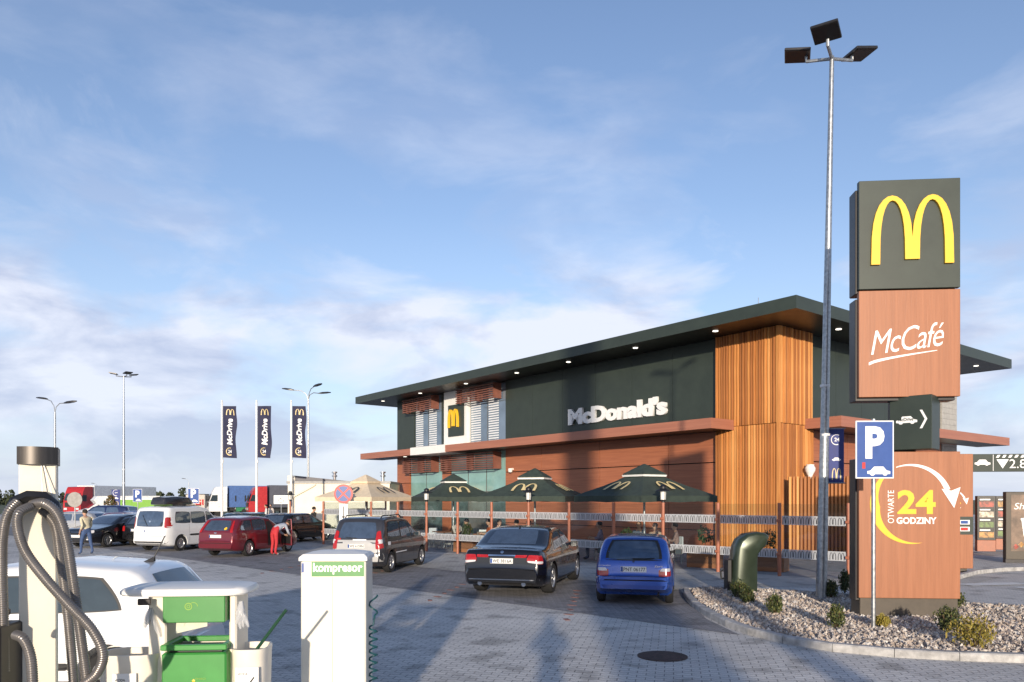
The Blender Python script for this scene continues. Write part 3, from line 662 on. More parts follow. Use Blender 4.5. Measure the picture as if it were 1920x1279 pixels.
# ------------------------------------------------------------------ parasols
def parasol(px, Y, rz, cm, am, label, vm, s=3.5):
    t = thing('parasol', label, 'parasol', (wpt(px, 0, Y).x, Y, 0), rz, 'terrace parasols')
    MB().tube([(0, 0, .06), (0, 0, 3.2)], .04, 10).build('pole', steel, t, 40); MB().box(-.4, .4, -.4, .4, 0, .08, bev=.02).build('base', concrete, t)
    h = s / 2; mb = MB(); n = 8; rings = []
    ev, vent = 2.28, 3.10
    for k, (f, z) in enumerate(((1.0, ev - .22), (1.0, ev), (.8, ev + .175), (.6, ev + .34), (.4, ev + .53), (.22, ev + .74))):
        r = []
        for i in range(16):
            a = i / 16 * 4; side = int(a); u = a - side; e = 1 - .012 * math.sin(u * math.pi) * (1 if 0 < k else 2)
            x, y = ((-1 + 2 * u, -1), (1, -1 + 2 * u), (1 - 2 * u, 1), (-1, 1 - 2 * u))[side]
            sag = -.035 * math.sin(u * math.pi * 2) ** 2 * f if 1 < k < 5 else (.03 * math.sin(u * 2 * math.pi) ** 2 if k == 0 else 0)
            r.append((x * h * f * e, y * h * f * e, z + sag))
        rings.append(r)
    mb.loft(rings, cap=False); mb.build('canopy', cm, t, 28)
    mb = MB(); rings = []
    for f, z in ((.30, ev + .70), (.30, ev + .78), (.16, ev + .95), (.015, ev + 1.12)):
        rings.append([(x * h * f, y * h * f, z) for x, y in ((-1, -1), (0, -1.03), (1, -1), (1.03, 0), (1, 1), (0, 1.03), (-1, 1), (-1.03, 0))])
    mb.loft(rings); cp = mb.build('vent_cap', cm, t, 28)
    mb = MB(); mb.loft([[(x * h * f, y * h * f, z) for x, y in ((-1, -1), (0, -1.03), (1, -1), (1.03, 0), (1, 1), (0, 1.03), (-1, 1), (-1.03, 0))] for f, z in ((.306, ev + .67), (.315, ev + .735))], cap=False); mb.build('trim', vm, cp)
    for k in range(8):
        a = k / 8 * 4; x, y = ((-1, -1), (0, -1), (1, -1), (1, 0), (1, 1), (0, 1), (-1, 1), (-1, 0))[k]
        MB().tube([(0, 0, ev + .72), (x * h * .97, y * h * .97, ev - .03)], .014, 5).build('rib', steel, t)
    for k in range(4):
        sl = math.atan2(.36, h * .42); M = Matrix.Rotation(k * math.pi / 2, 4, 'Z') @ T(0, -h * .83, ev + .185) @ Matrix.Rotation(-(math.pi / 2 - sl) , 4, 'X')
        m_ = MB(); arches(m_, .95, .62, .006, M @ T(0, -.035, 0)); m_.build('arches', am, t)
    return t
cloth_g = mat('parasol_green_cloth', (.035, .052, .042), .8, var=.15, bump=.15, bscale=20)
cloth_c = mat('parasol_cream_cloth', (.70, .58, .42), .8, var=.06, bump=.15, bscale=20)
gold_p = mat('pale_gold_print', (.75, .6, .3), .5)
parasol(1208, 26.6, R(33), cloth_g, gold_p, 'large dark green parasol with gold arches in front of the wood panelled wall', white)
parasol(1003, 30.2, R(70), cloth_g, gold_p, 'middle dark green parasol of three on the terrace', white)
parasol(850, 36.6, R(17), cloth_g, gold_p, 'dark green parasol in front of the ground floor windows', white)
parasol(686, 38.0, R(62), cloth_c, ink, 'cream parasol with black arches beside the white service building', cloth_c)
# ------------------------------------------------------------------ terrace furniture
tmat = wood('table_wood', (.34, .15, .07), (.22, .09, .04), 'X', .5)
cmat = mat('chair_shell', (.10, .07, .055), .5)
def table_set(x, y, rz, i):
    t = thing('terrace_table', 'square wooden terrace table ' + i, 'table', (x, y, .012), rz, 'terrace tables')
    MB().box(-.4, .4, -.4, .4, .70, .74, bev=.01).build('tabletop', tmat, t); MB().tube([(0, 0, .03), (0, 0, .7)], .04, 10).build('pedestal', steel, t, 40); MB().lathe([(.26, 0), (.26, .02), (.05, .05)], 16).build('foot', steel, t, 40)
    for k in range(2):
        a = rz + math.pi * k; c = thing('terrace_chair', ('brown' if k else 'pale grey') + ' shell chair at the terrace table ' + i, 'chair', (x + .78 * math.cos(a), y + .78 * math.sin(a), .012), a + math.pi / 2, 'terrace chairs')
        MB().box(-.22, .22, -.22, .22, .43, .46, bev=.01).build('seat', cmat if k else blind_m, c); MB().box(-.21, .21, -.235, -.205, .5, .86, bev=.01).build('backrest', cmat if k else blind_m, c)
        for sx in (-1, 1):
            for sy in (-1, 1): MB().tube([(sx * .19, sy * .19, .43), (sx * .21, sy * .22, 0)], .013, 6).build('leg', steel, c)
tabs = [(4.9, 26.1, 'under the largest green parasol'), (1.0, 29.2, 'under the middle green parasol'), (-1.2, 31.4, 'behind the black sedan'), (-3.0, 33.6, 'nearest the ground floor windows'), (-6.6, 36.9, 'under the cream parasol'), (-5.0, 35.3, 'between cream and green parasols')]
for i, (x, y, l) in enumerate(tabs): table_set(x, y, R(20 + 35 * i), l)
plantm = mat('leaf_green', (.06, .10, .03), .6, var=.3, scale=20)
def leaves(mb, n, rx, rz, cz, s, seed, shell=.55):
    r = random.Random(seed)
    for _ in range(n):
        a = r.uniform(0, 6.283); b = math.asin(r.uniform(-.9, 1)); q = r.uniform(shell, 1) * (1 + .22 * math.sin(3 * a + seed) * math.cos(2 * b + seed))
        p = (q * rx * math.cos(a) * math.cos(b), q * rx * math.sin(a) * math.cos(b), cz + q * rz * math.sin(b))
        k = s * r.uniform(.6, 1.3)
        mb.add([(-k, 0, 0), (0, -k * .45, k * .1), (k, 0, 0), (0, k * .45, k * .1)], [(0, 1, 2), (0, 2, 3)], T(*p, r.uniform(0, 6), r.uniform(0, 6), r.uniform(0, 6)), r.choice((0, 0, 1)))
    return mb
def planter(x, y, label, hgt=.55):
    t = thing('planter', label, 'planter', (x, y, .012), R(-35), 'wooden planters')
    MB().box(-.5, .5, -.28, .28, 0, hgt, bev=.012).build('box', tmat, t); MB().box(-.46, .46, -.24, .24, hgt - .02, hgt + .01).build('soil', black, t)
    MB().tube([(0, 0, hgt), (.02, 0, hgt + .4)], .015, 6).build('stem', tmat, t); leaves(MB(), 260, .24, .3, hgt + .45, .05, int(x * 10)).build('foliage', [plantm, mat('leaf_dark', (.03, .055, .02), .6)], t)
p = FA + FD * 2.9 + Vector((.75, .8, 0)) ; planter(p.x, p.y, 'wooden planter with a small shrub right of the blue hatchback')
p = FA + FD * .9 + Vector((.9, .9, 0)); planter(p.x, p.y, 'wooden planter with a round little tree behind the green hooded post', .5)
for k in (5.7, 9.7, 13.5): p = FA + FD * k + Vector((.6, .7, 0)); planter(p.x, p.y, 'wooden planter behind the glass, ' + {5.7: 'between the blue and black cars', 9.7: 'behind the black sedan', 13.5: 'left of the black sedan'}[k], .45)
# ------------------------------------------------------------------ green hooded post on the island
hp = thing('hooded_post', 'dark olive green curved hood post at the tip of the gravel island', 'ventilation hood', (5.2, 17.2, .08), 0)
pr = [(285, 840), (296, 640), (308, 560), (330, 512), (378, 476), (448, 462), (500, 470), (525, 487), (505, 545), (470, 580), (450, 605), (447, 660), (446, 840)]
pr = [((x - 365) * .003587, (840 - z) * .003587) for x, z in pr]; cxm = sum(p[0] for p in pr) / len(pr); czm = sum(p[1] for p in pr) / len(pr)
MB().loft([[(cxm + (x - cxm) * k, y, (z if z < .01 else czm + (z - czm) * (1 - (1 - k) * .6))) for x, z in pr] for y, k in ((-.27, .72), (-.25, .86), (-.20, .96), (-.1, 1), (.1, 1), (.20, .96), (.25, .86), (.27, .72))]).build('hood', mat('olive_green_metal', (.035, .05, .032), .32, .3, var=.08, coat=.3), hp, 60, fix=True)
MB().box(-.36, -.27, -.16, .16, 0, .72, bev=.01).build('side_box', black, hp); MB().tube([(-.43, -.1, .5), (-.51, -.12, .45), (-.49, -.12, .3), (-.43, -.1, .3)], .02, 8).build('cable', black, hp)
MB().box(.10, .2, -.248, -.240, .1, .32).build('label_plate', letter_w, hp)
# ------------------------------------------------------------------ shrubs in the gravel
bx_m = [mat('box_leaf', (.045, .065, .018), .6, var=.3, scale=25), mat('box_leaf_light', (.13, .14, .035), .6, var=.3, scale=25)]
yl_m = [mat('gold_leaf', (.24, .20, .03), .6, var=.3, scale=25), mat('gold_leaf_light', (.36, .27, .05), .6, var=.3, scale=25)]
def shrub(px, py, w_, h_, mats, label, seed):
    Y = (CAM_H - .09) * 1424 / (py - 937); x = (px - 960) / 1424 * Y; s = Y / 1424
    t = thing('shrub', label, 'shrub', (x, Y, .085), 0, 'shrubs in the gravel island')
    rx, rz = w_ * s / 2, h_ * s / 2
    for k in range(7):
        a = k * .9 + seed; MB().tube([(0, 0, 0), (rx * .4 * math.cos(a), rx * .4 * math.sin(a), rz * .7), (rx * .7 * math.cos(a), rx * .7 * math.sin(a), rz * 1.4)], .008, 5).build('stem', mat('twig', (.10, .06, .035), .8), t)
    leaves(MB(), 1100, rx, rz, rz * 1.02, .026, seed, .3).build('foliage', mats, t)
for px, py, w_, h_, m_, l, sd in ((1385, 1121, 36, 36, bx_m, 'small green box shrub touching the hooded post', 1), (1401, 1132, 30, 32, bx_m, 'small green box shrub just in front of the hooded post', 2), (1453, 1152, 32, 40, bx_m, 'small upright shrub between hooded post and lamp post', 3), (1568, 1179, 32, 48, bx_m, 'upright narrow shrub left of the parking sign', 4), (1558, 1122, 26, 36, bx_m, 'dark shrub right behind the lamp post', 5), (1584, 1114, 22, 46, bx_m, 'dark shrub beside the dark edge of the totem', 6),
    (1655, 1176, 28, 24, yl_m, 'tiny yellow shrub at the totem plinth', 7), (1789, 1140, 40, 34, bx_m, 'green shrub at the right corner of the totem', 8), (1778, 1186, 46, 50, bx_m, 'green shrub partly hidden behind the big yellow shrub', 9), (1826, 1214, 84, 62, yl_m, 'wide yellow green shrub, the largest in the gravel', 10)):
    shrub(px, py, w_, h_, m_, l, sd)
# ------------------------------------------------------------------ drive-through area on the right
dp = thing('drive_sign_panel', 'wood sign panel with small open hours roundel carrying the height bar', 'sign', (12.75, 22.6, 0), R(-6))
MB().box(-.85, .85, -.15, .15, .12, 3.5, bev=.01).build('panel', terra_v, dp); MB().box(-.7, .7, -.1, .1, 0, .12).build('plinth', brown_base, dp)
logo24(dp, T(.28, -.151, 2.05), .38); MB().box(-.85, .85, -.155, -.15, 1.12, 1.65).build('dark_band', dgreen, dp)
for z, m_ in ((1.42, letter_w), (1.22, letter_w)):
    c_ = MB().box(.1, .75, -.158, -.155, z, z + .13).build('card_sticker', m_, dp); MB().box(.5, .7, -.160, -.158, z + .02, z + .11).build('card_logo', blue_sign if z > 1.3 else red_sign, c_)
hb = thing('height_bar', 'dark green drive through height bar marked 2.80', 'height bar', (13.6, 22.6, 2.98), R(-6))
MB().box(0, 4.2, -.10, .10, 0, .52, bev=.008).build('beam', dgreen, hb)
MB().box(.62, .635, -.104, -.10, .02, .5).build('divider', letter_w, hb)
m_ = MB(); car_icon(m_, .44, .003, T(.33, -.101, .17)); m_.build('car_pictogram', letter_w, hb)
m_ = MB(); poly_xz(m_, [(.72, .36), (1.06, .36), (.89, .09)], .003, T(0, -.101, 0)); m_.build('triangle', letter_w, hb)
text_part('numeral', '2.80', letter_w, hb, T(1.08, -.101, .1), .66, .26, extrude=.002)
m_ = MB()
for k in range(14): x = .70 + k * .17; poly_xz(m_, [(x, .41), (x + .08, .41), (x + .13, .49), (x + .05, .49)], .003, T(0, -.101, 0))
for k in range(4): x = 1.86 + k * .4; poly_xz(m_, [(x, .04), (x + .1, .04), (x + .3, .38), (x + .2, .38)], .003, T(0, -.101, 0))
m_.build('hazard_stripes', letter_w, hb)
MB().tube([(4.0, 0, 0), (4.0, 0, -2.98)], .06, 10).build('support_post', steel, hb, 40)
food = [mat('menu_' + n, c, .4, var=.5, scale=7) for n, c in (('red', (.35, .05, .03)), ('amber', (.5, .25, .06)), ('green', (.12, .2, .05)), ('cream', (.6, .5, .38)))]
def menu_board(px, Y, w_, label, seed):
    r = random.Random(seed); t = thing('menu_board', label, 'menu board', (wpt(px, 0, Y).x, Y, 0), R(-12), 'drive through menu boards')
    MB().box(0, w_, -.12, .12, .12, .56, bev=.01).build('base', terra_p, t); MB().box(0, w_, -.12, .12, .56, 2.3, bev=.012).build('case', case_m, t)
    MB().box(.04, w_ - .04, -.126, -.12, .62, 2.24).build('screen', black, t)
    for k in range(4):
        z = .66 + k * .4; MB().box(.07, w_ - .07, -.13, -.126, z, z + .22, bev=.001).build('picture', food[(k + seed) % 4], t); MB().box(.09, w_ * .7, -.13, -.126, z + .27, z + .32).build('caption', letter_w, t)
menu_board(1830, 30, .66, 'black drive through menu board next to the wood sign panel', 1); menu_board(1865, 31, .5, 'narrow black menu board between the menu board and the poster', 2)
po = thing('poster_stand', 'dark framed poster stand showing a white cup and the word Shak', 'poster', (wpt(1883, 0, 26).x, 26, 0), R(-10))
MB().box(0, 1.25, -.1, .1, .0, .12).build('foot', dark_metal, po); MB().box(0, 1.25, -.12, .12, .12, 2.42, bev=.012).build('case', brown_base, po)
MB().box(.16, 1.17, -.126, -.12, .4, 2.32).build('poster', mat('poster_print', (.20, .13, .09), .4, var=.3, scale=3), po)
text_part('lettering', 'Shake', letter_w, po, T(.25, -.127, 1.82), .8, .22, extrude=.002, shear=.2)
MB().lathe([(.17, 0), (.24, .55), (.26, .56), (.26, .62), (.001, .64)], 16, T(.72, -.127, .9) @ Matrix.Diagonal((1, .02, 1, 1))).build('cup_print', letter_w, po, 40)
m_ = MB(); arches(m_, .16, .14, .002, T(.72, -.136, 1.15)); m_.build('arches', red_sign, po)
for k in range(5): MB().lathe([(.001, -.1), (.1, 0), (.001, .1)], 10, T(.3 + .17 * k, -.127, .55 + .08 * (k % 2)) @ Matrix.Diagonal((1, .03, 1, 1))).build('food_print', food[k % 4], po, 60)
kl = thing('drive_kerb', 'pale concrete kerb along the drive through lane', 'kerb', (0, 0, 0))
pts = [wpt(x, y, 3061.6 / (y - 937)) for x, y in ((1700, 1098), (1795, 1088), (1834, 1077), (1880, 1072), (1960, 1069))]
for a, b in zip(pts[:-1], pts[1:]):
    d = (b - a); nn = max(1, round(d.length / 1.0))
    for k in range(nn):
        q = a + d * (k / nn); M = T(q.x, q.y, 0, 0, 0, math.atan2(d.y, d.x)); MB().box(.004, d.length / nn - .004, 0, .15, 0, .12, M, bev=.012).build('kerb_stone', kerb_m, kl)
# ------------------------------------------------------------------ cars
tyre_m = mat('tyre_rubber', (.016, .016, .017), .8, var=.15, bump=.1); rim_m = mat('alloy_rim', (.42, .43, .45), .3, .8, var=.08)
lens_r = mat('red_lens', (.38, .012, .012), .12, var=.1, scale=30, spec=.8); lens_w = mat('clear_lens', (.62, .62, .64), .1, var=.12, scale=40, spec=.8); lens_o = mat('amber_lens', (.5, .12, .02), .15)
plate_m = mat('plate_white', (.72, .72, .70), .4, var=.02); trim_m = mat('black_trim', (.02, .02, .022), .5, var=.1); seam_m = mat('panel_gap', (.006, .006, .007), .8, var=.1)
glass_car = mat('car_glass', (.13, .18, .25), .03, .65, var=.1, spec=1.0)
def paint(name, c, metal=.25, rough=.3): return mat(name, c, rough, metal, var=.04, scale=3, coat=1.0)
def interp(pts, x):
    if x <= pts[0][0]: return pts[0][1]
    for (a, b), (c, d) in zip(pts[:-1], pts[1:]):
        if x <= c: return b + (d - b) * (x - a) / (c - a) if c > a else d
    return pts[-1][1]
def soft(pts, x, r): return sum(interp(pts, x + r * k / 3) for k in range(-3, 4)) / 7
WH = {}
def wheel(parent, x, y, r, side, wd=.2, spokes=7, cap=False):
    key = (round(r, 3), wd, spokes)
    if key not in WH:
        ty = MB(); rr = r * .64
        ty.lathe([(rr, -wd / 2 + .015), (r - .03, -wd / 2), (r - .008, -wd / 2 + .03), (r, -wd * .25), (r, wd * .25), (r - .008, wd / 2 - .03), (r - .03, wd / 2), (rr, wd / 2 - .015)], 32, cap=False)
        tm_ = ty.mesh('tyre', 35); tm_.materials.append(tyre_m)
        rm = MB(); rm.lathe([(rr + .004, -wd / 2 + .02), (rr + .004, wd / 2 - .012), (rr - .015, wd / 2 - .012), (rr - .035, wd / 2 - .05), (rr - .04, -wd / 2 + .02)], 32, cap=False)
        rm.lathe([(.001, wd / 2 - .025), (r * .16, wd / 2 - .025), (r * .18, wd / 2 - .05), (r * .16, wd / 2 - .08)], 14, cap=False)
        for k in range(spokes):
            M = Matrix.Rotation(2 * math.pi * k / spokes, 4, 'Z'); rm.add([(r * .1, -.022, wd / 2 - .03), (rr - .01, -.035, wd / 2 - .035), (rr - .01, .035, wd / 2 - .035), (r * .1, .022, wd / 2 - .03), (r * .1, -.03, wd / 2 - .07), (rr - .01, -.045, wd / 2 - .07), (rr - .01, .045, wd / 2 - .07), (r * .1, .03, wd / 2 - .07)], [(0, 1, 2, 3), (4, 7, 6, 5), (0, 4, 5, 1), (2, 6, 7, 3)], M)
        r_ = rm.mesh('rim', 35); r_.materials.append(rim_m)
        bk = MB().lathe([(rr - .03, -.02), (rr - .03, .0)], 24).mesh('brake_drum'); bk.materials.append(black)
        WH[key] = (tm_, r_, bk)
    a, b, c = WH[key]
    o = inst('wheel', a, parent, (x, y, r)); o.rotation_euler = (R(-90) if side > 0 else R(90), 0, 0)
    inst('rim', b, o, (0, 0, 0)); inst('brake_drum', c, o, (0, 0, 0))
class Car:
    """body lofted from a side profile; x runs from the rear (0) to the front (Ln), z up, wheel arches cut out"""
    def __init__(s, label, loc, head, Ln, W, top, belt, xr, xf, r, pm, tumble=.22, bot=None, rr=.03, plan=(.16, .24), group='parked cars', name='parked_car', lower=None, spokes=7, wd=.2):
        s.t = thing(name, label, 'car', (loc[0], loc[1], .006), R(90) - head, group); s.Ln, s.W = Ln, W; s.xr = xr; s.pm = pm
        bot = bot or [(0, .34), (.25, .24), (xr - .4, .2), (xf + .4, .2), (Ln - .2, .22), (Ln, .28)]
        xs = sorted({round(x, 4) for x, _ in top} | {round(Ln * i / 70, 4) for i in range(71)} | {.01, .02, .04, Ln - .01, Ln - .03})
        xs = [x for x in xs if 0 <= x <= Ln]; rings = []
        for x in xs:
            t = soft(top, x, rr if 0.05 < x < Ln - .05 else .004); b = interp(bot, x)
            k = 1 - plan[0] * max(0, 1 - x / .5) ** 2.4 - plan[1] * max(0, 1 - (Ln - x) / .95) ** 2.4; w_ = W / 2 * k
            bl = min(belt if not callable(belt) else belt(x), t - .03); q = max(.02, bl - b); h = t - bl; e = min(1, q / .5)
            rd = min(.10, h * .45); wr = w_ - .035 - tumble * h
            half = [(0, b), (w_ * .55, b), (w_ - .10 * e, b), (w_ - .03 * e, b + .05 * e), (w_ - .008, b + .14 * e), (w_, b + q * .45), (w_ - .002, b + q * .62), (w_ - .008, b + q * .78), (w_ - .02, bl - .03 * e), (w_ - .035, bl), (w_ - .035 - tumble * (h - rd) * .5, bl + (h - rd) * .5), (wr + tumble * rd, t - rd), (wr - rd * .22, t - rd * .32), (wr - rd * .9, t - .004), (wr * .55, t + .018), (0, t + .025)]
            ring = [(x - s.xr, y, z) for y, z in half] + [(x - s.xr, -y, z) for y, z in reversed(half[1:-1])]
            rings.append(ring)
        mb = MB(); mb.loft(rings); me = mb.mesh('body')
        bm = bmesh.new(); bm.from_mesh(me); bmesh.ops.recalc_face_normals(bm, faces=bm.faces); bm.to_mesh(me); bm.free()
        o = bpy.data.objects.new('tmp', me); C.objects.link(o); cut = MB()
        for ax in (0, xf - xr):
            for sd in (1, -1): cut.lathe([(r + .055, -.18), (r + .055, .18)], 28, T(ax, sd * (W / 2 - .1), r) @ Matrix.Rotation(R(90), 4, 'X'))
        co = bpy.data.objects.new('cut', cut.mesh('cut')); C.objects.link(co)
        md = o.modifiers.new('b', 'BOOLEAN'); md.operation = 'DIFFERENCE'; md.object = co; md.solver = 'EXACT'
        me2 = bpy.data.meshes.new_from_object(o.evaluated_get(bpy.context.evaluated_depsgraph_get())); bpy.data.objects.remove(o); bpy.data.objects.remove(co)
        me2.polygons.foreach_set('use_smooth', [True] * len(me2.polygons)); me2.set_sharp_from_angle(angle=R(38)); me2.name = 'body'
        me2.materials.clear(); s.body = link('body', me2, pm, s.t)
        bm = bmesh.new(); bm.from_mesh(me2); s.bvh = BVHTree.FromBMesh(bm); bm.free()
        for ax in (0, xf - xr):
            for sd in (1, -1): wheel(s.t, ax, sd * (W / 2 - wd / 2 - .015), r, sd, wd, spokes)
        for ax in (0, xf - xr): MB().tube([(ax, -W / 2 + .25, r), (ax, W / 2 - .25, r)], .05, 8).build('axle', black, s.t)
    def ray(s, p, d):
        h = s.bvh.ray_cast(Vector(p), Vector(d)); return h[0], h[1]
    def patch(s, name, q, m, axis, off=.004, nu=10, nv=6, rnd=.0, parent=None, th=0.0):
        """piece conforming to the body: q = four corners in the plane seen along axis ('L','R' sides: (x,z); 'B','F' ends: (y,z); 'T' top: (x,y))"""
        o0, d = {'L': (lambda a, b: (a - s.xr, 3, b), (0, -1, 0)), 'R': (lambda a, b: (a - s.xr, -3, b), (0, 1, 0)), 'B': (lambda a, b: (-5, a, b), (1, 0, 0)), 'F': (lambda a, b: (9, a, b), (-1, 0, 0)), 'T': (lambda a, b: (a - s.xr, b, 4), (0, 0, -1))}[axis]
        d = Vector(d); vs = []; ok = True; last = None
        for j in range(nv + 1):
            for i in range(nu + 1):
                u, v = 2 * i / nu - 1, 2 * j / nv - 1
                u, v = u * math.sqrt(1 - rnd * v * v / 2), v * math.sqrt(1 - rnd * u * u / 2); u, v = (u + 1) / 2, (v + 1) / 2
                a = Vector(q[0]).lerp(Vector(q[1]), u).lerp(Vector(q[3]).lerp(Vector(q[2]), u), v)
                h, nrm = s.ray(o0(a.x, a.y), d)
                if h is None: h = last if last is not None else Vector(o0(a.x, a.y)) + d * (3 - s.W / 2 if axis in 'LR' else 5); nrm = -d
                last = h; vs.append(h - d * off)
        fs = [(j * (nu + 1) + i, j * (nu + 1) + i + 1, (j + 1) * (nu + 1) + i + 1, (j + 1) * (nu + 1) + i) for j in range(nv) for i in range(nu)]
        if axis in ('L', 'F'): fs = [f[::-1] for f in fs]
        mb = MB(); mb.add(vs, fs); return mb.build(name, m, parent or s.t, 60)
    def side(s, name, q, m, off=.004, sides='LR', frame=0.0, rnd=.25, **kw):
        for sd in sides:
            if frame:
                c = sum((Vector(p) for p in q), Vector((0, 0))) / 4; g = [tuple(Vector(p) + (Vector(p) - c).normalized() * frame) for p in q]
                f = s.patch('window_frame', g, trim_m, sd, off - .002, rnd=rnd); s.patch(name, q, m, sd, off, rnd=rnd, parent=None, **kw)
            else: s.patch(name, q, m, sd, off, rnd=rnd, **kw)
    def seam(s, pts, sides='LR', wd=.008):
        for sd in sides:
            for (a, b) in zip(pts[:-1], pts[1:]):
                a, b = Vector(a), Vector(b); t = (b - a).normalized(); nn = Vector((-t.y, t.x)) * wd / 2
                s.patch('panel_gap', [a - nn, b - nn, b + nn, a + nn], seam_m, sd, .002, 8, 1)
    def plate(s, y, z, end, text, w_=.52, h=.115):
        hit, _ = s.ray((-5 if end == 'B' else 9, y, z), (1, 0, 0) if end == 'B' else (-1, 0, 0)); sx = -1 if end == 'B' else 1
        M = T(hit.x + sx * .012, y, z - h / 2) @ Matrix.Rotation(R(-90) if end == 'B' else R(90), 4, 'Z')
        p = MB().box(-w_ / 2, w_ / 2, -.006, .02, 0, h, M, bev=.003).build('number_plate', plate_m, s.t); MB().box(-w_ / 2 + .006, -w_ / 2 + .05, -.0075, -.006, .008, h - .008, M).build('euro_band', blue_sign, p)
        if text: text_part('lettering', text, ink, p, M @ T(-w_ / 2 + .062, -.0065, .02), w_ - .085, h - .04, extrude=.001, bold=.01)
        return p
    def mirror(s, x, z, m, w_=.2):
        for sd in (1, -1):
            y = s.W / 2 - .06; h, _ = s.ray((x - s.xr, sd * 3, z), (0, -sd, 0)); y = abs(h.y) if h is not None else y
            b = MB().loft([[(x - s.xr + dx * k, sd * (y + a), z + dz * k) for dx, dz in ((-.05, -.05), (.05, -.06), (.08, 0), (.05, .07), (-.05, .07))] for a, k in ((-.01, .4), (.05, .6), (.07, 1), (.2, 1), (.23, .75))]).build('mirror', m, s.t, 40, fix=True)
            MB().box(x - s.xr - .057, x - s.xr - .052, sd * (y + .14) - .065, sd * (y + .14) + .065, z - .045, z + .06).build('mirror_glass', glass_d, b)
    def handles(s, xs, z, m, sides='LR'):
        for sd in sides:
            k = 1 if sd == 'L' else -1
            for x in xs:
                h, _ = s.ray((x - s.xr, 3 * k, z), (0, -k, 0))
                if h: MB().box(h.x - .09, h.x + .09, h.y - .02, h.y + .028, z - .016, z + .016, bev=.008).build('door_handle', m, s.t)
    def both(s, name, q, m, end, off=.006, rnd=.3, **kw):
        s.patch(name, q, m, end, off, rnd=rnd, **kw); s.patch(name, [(-a, b) for a, b in (q[1], q[0], q[3], q[2])], m, end, off, rnd=rnd, **kw)
    def wiper(s, y0, z0, y1, z1):
        a, _ = s.ray((-5, y0, z0), (1, 0, 0)); b, _ = s.ray((-5, y1, z1), (1, 0, 0))
        MB().tube([a + Vector((-.02, 0, 0)), a.lerp(b, .5) + Vector((-.03, 0, 0)), b + Vector((-.018, 0, 0))], .009, 5).build('wiper', black, s.t)
# --- blue three-door hatchback, seen from behind
p_blue = paint('blue_metallic', (.02, .085, .42), .35, .28)
c = Car('small blue hatchback with white rear plate parked at the gravel island kerb', (2.58, 15.92), R(12.5), 3.72, 1.6, [(0, .58), (.035, .60), (.06, .86), (.10, .93), (.22, 1.08), (.55, 1.33), (.75, 1.365), (1.5, 1.38), (2.0, 1.34), (2.55, .97), (2.75, .92), (3.4, .80), (3.65, .66), (3.72, .5)], .86, .62, 2.99, .275, p_blue, spokes=8, wd=.165, tumble=.25)
c.patch('rear_window', [(-.54, .93), (.54, .93), (.44, 1.29), (-.44, 1.29)], glass_car, 'B', .006, 14, 8, .25); c.patch('window_frame', [(-.60, .905), (.60, .905), (.49, 1.315), (-.49, 1.315)], trim_m, 'B', .003, 14, 8, .2)
c.both('tail_light', [(.50, .60), (.745, .60), (.735, .745), (.50, .735)], lens_r, 'B', .010, .25); c.both('indicator', [(.52, .70), (.73, .70), (.725, .765), (.56, .765)], lens_w, 'B', .012, .3)
c.patch('plate_recess', [(-.33, .655), (.33, .655), (.34, .83), (-.34, .83)], p_blue, 'B', .005, 8, 4, .3); c.plate(0, .735, 'B', 'PNT 06177')
c.patch('bumper_strip', [(-.76, .505), (.76, .505), (.76, .53), (-.76, .53)], seam_m, 'B', .003, 16, 1); c.patch('bumper_gap', [(-.77, .588), (.77, .588), (.77, .598), (-.77, .598)], seam_m, 'B', .003, 16, 1)
c.patch('lower_valance', [(-.70, .35), (.70, .35), (.74, .42), (-.74, .42)], paint('blue_dark', (.015, .06, .32), .3), 'B', .005, 14, 3)
c.patch('lock', [(-.025, .875), (.025, .875), (.025, .90), (-.025, .90)], black, 'B', .01, 3, 3, .6); text_part('lettering', 'CITROËN', chrome, c.t, T(-.66, .70, .80) @ Matrix.Rotation(R(-90), 4, 'Z'), .24, .028, extrude=.003); text_part('lettering', 'Saxo', chrome, c.t, T(-.66, -.42, .79) @ Matrix.Rotation(R(-90), 4, 'Z'), .16, .04, extrude=.003, shear=.3)
c.side('window', [(.75, .90), (1.55, .90), (1.50, 1.29), (.95, 1.28)], glass_car, frame=.03); c.side('window', [(1.62, .90), (2.48, .92), (1.98, 1.27), (1.58, 1.29)], glass_car, frame=.03); c.patch('windscreen', [(2.02, -.52), (2.02, .52), (2.56, .62), (2.56, -.62)][::-1], glass_car, 'T', .005)
c.side('rub_strip', [(.95, .50), (2.65, .50), (2.65, .56), (.95, .56)], trim_m, .006); c.seam([(1.58, .3), (1.58, .88)]); c.mirror(2.3, .95, black); c.wiper(.02, .945, -.42, .96); c.handles((1.7,), .82, trim_m)
for y in (-.22, .22): MB().loft([[(.55 + dx, y + dy * .12, z) for dx, dy in ((-.04, -1), (.04, -1), (.04, 1), (-.04, 1))] for z in (1.02, 1.2)]).build('headrest', black, c.t)
MB().tube([(-.55, -.5, .27), (-.70, -.5, .25)], .025, 8).build('exhaust', dark_metal, c.t)
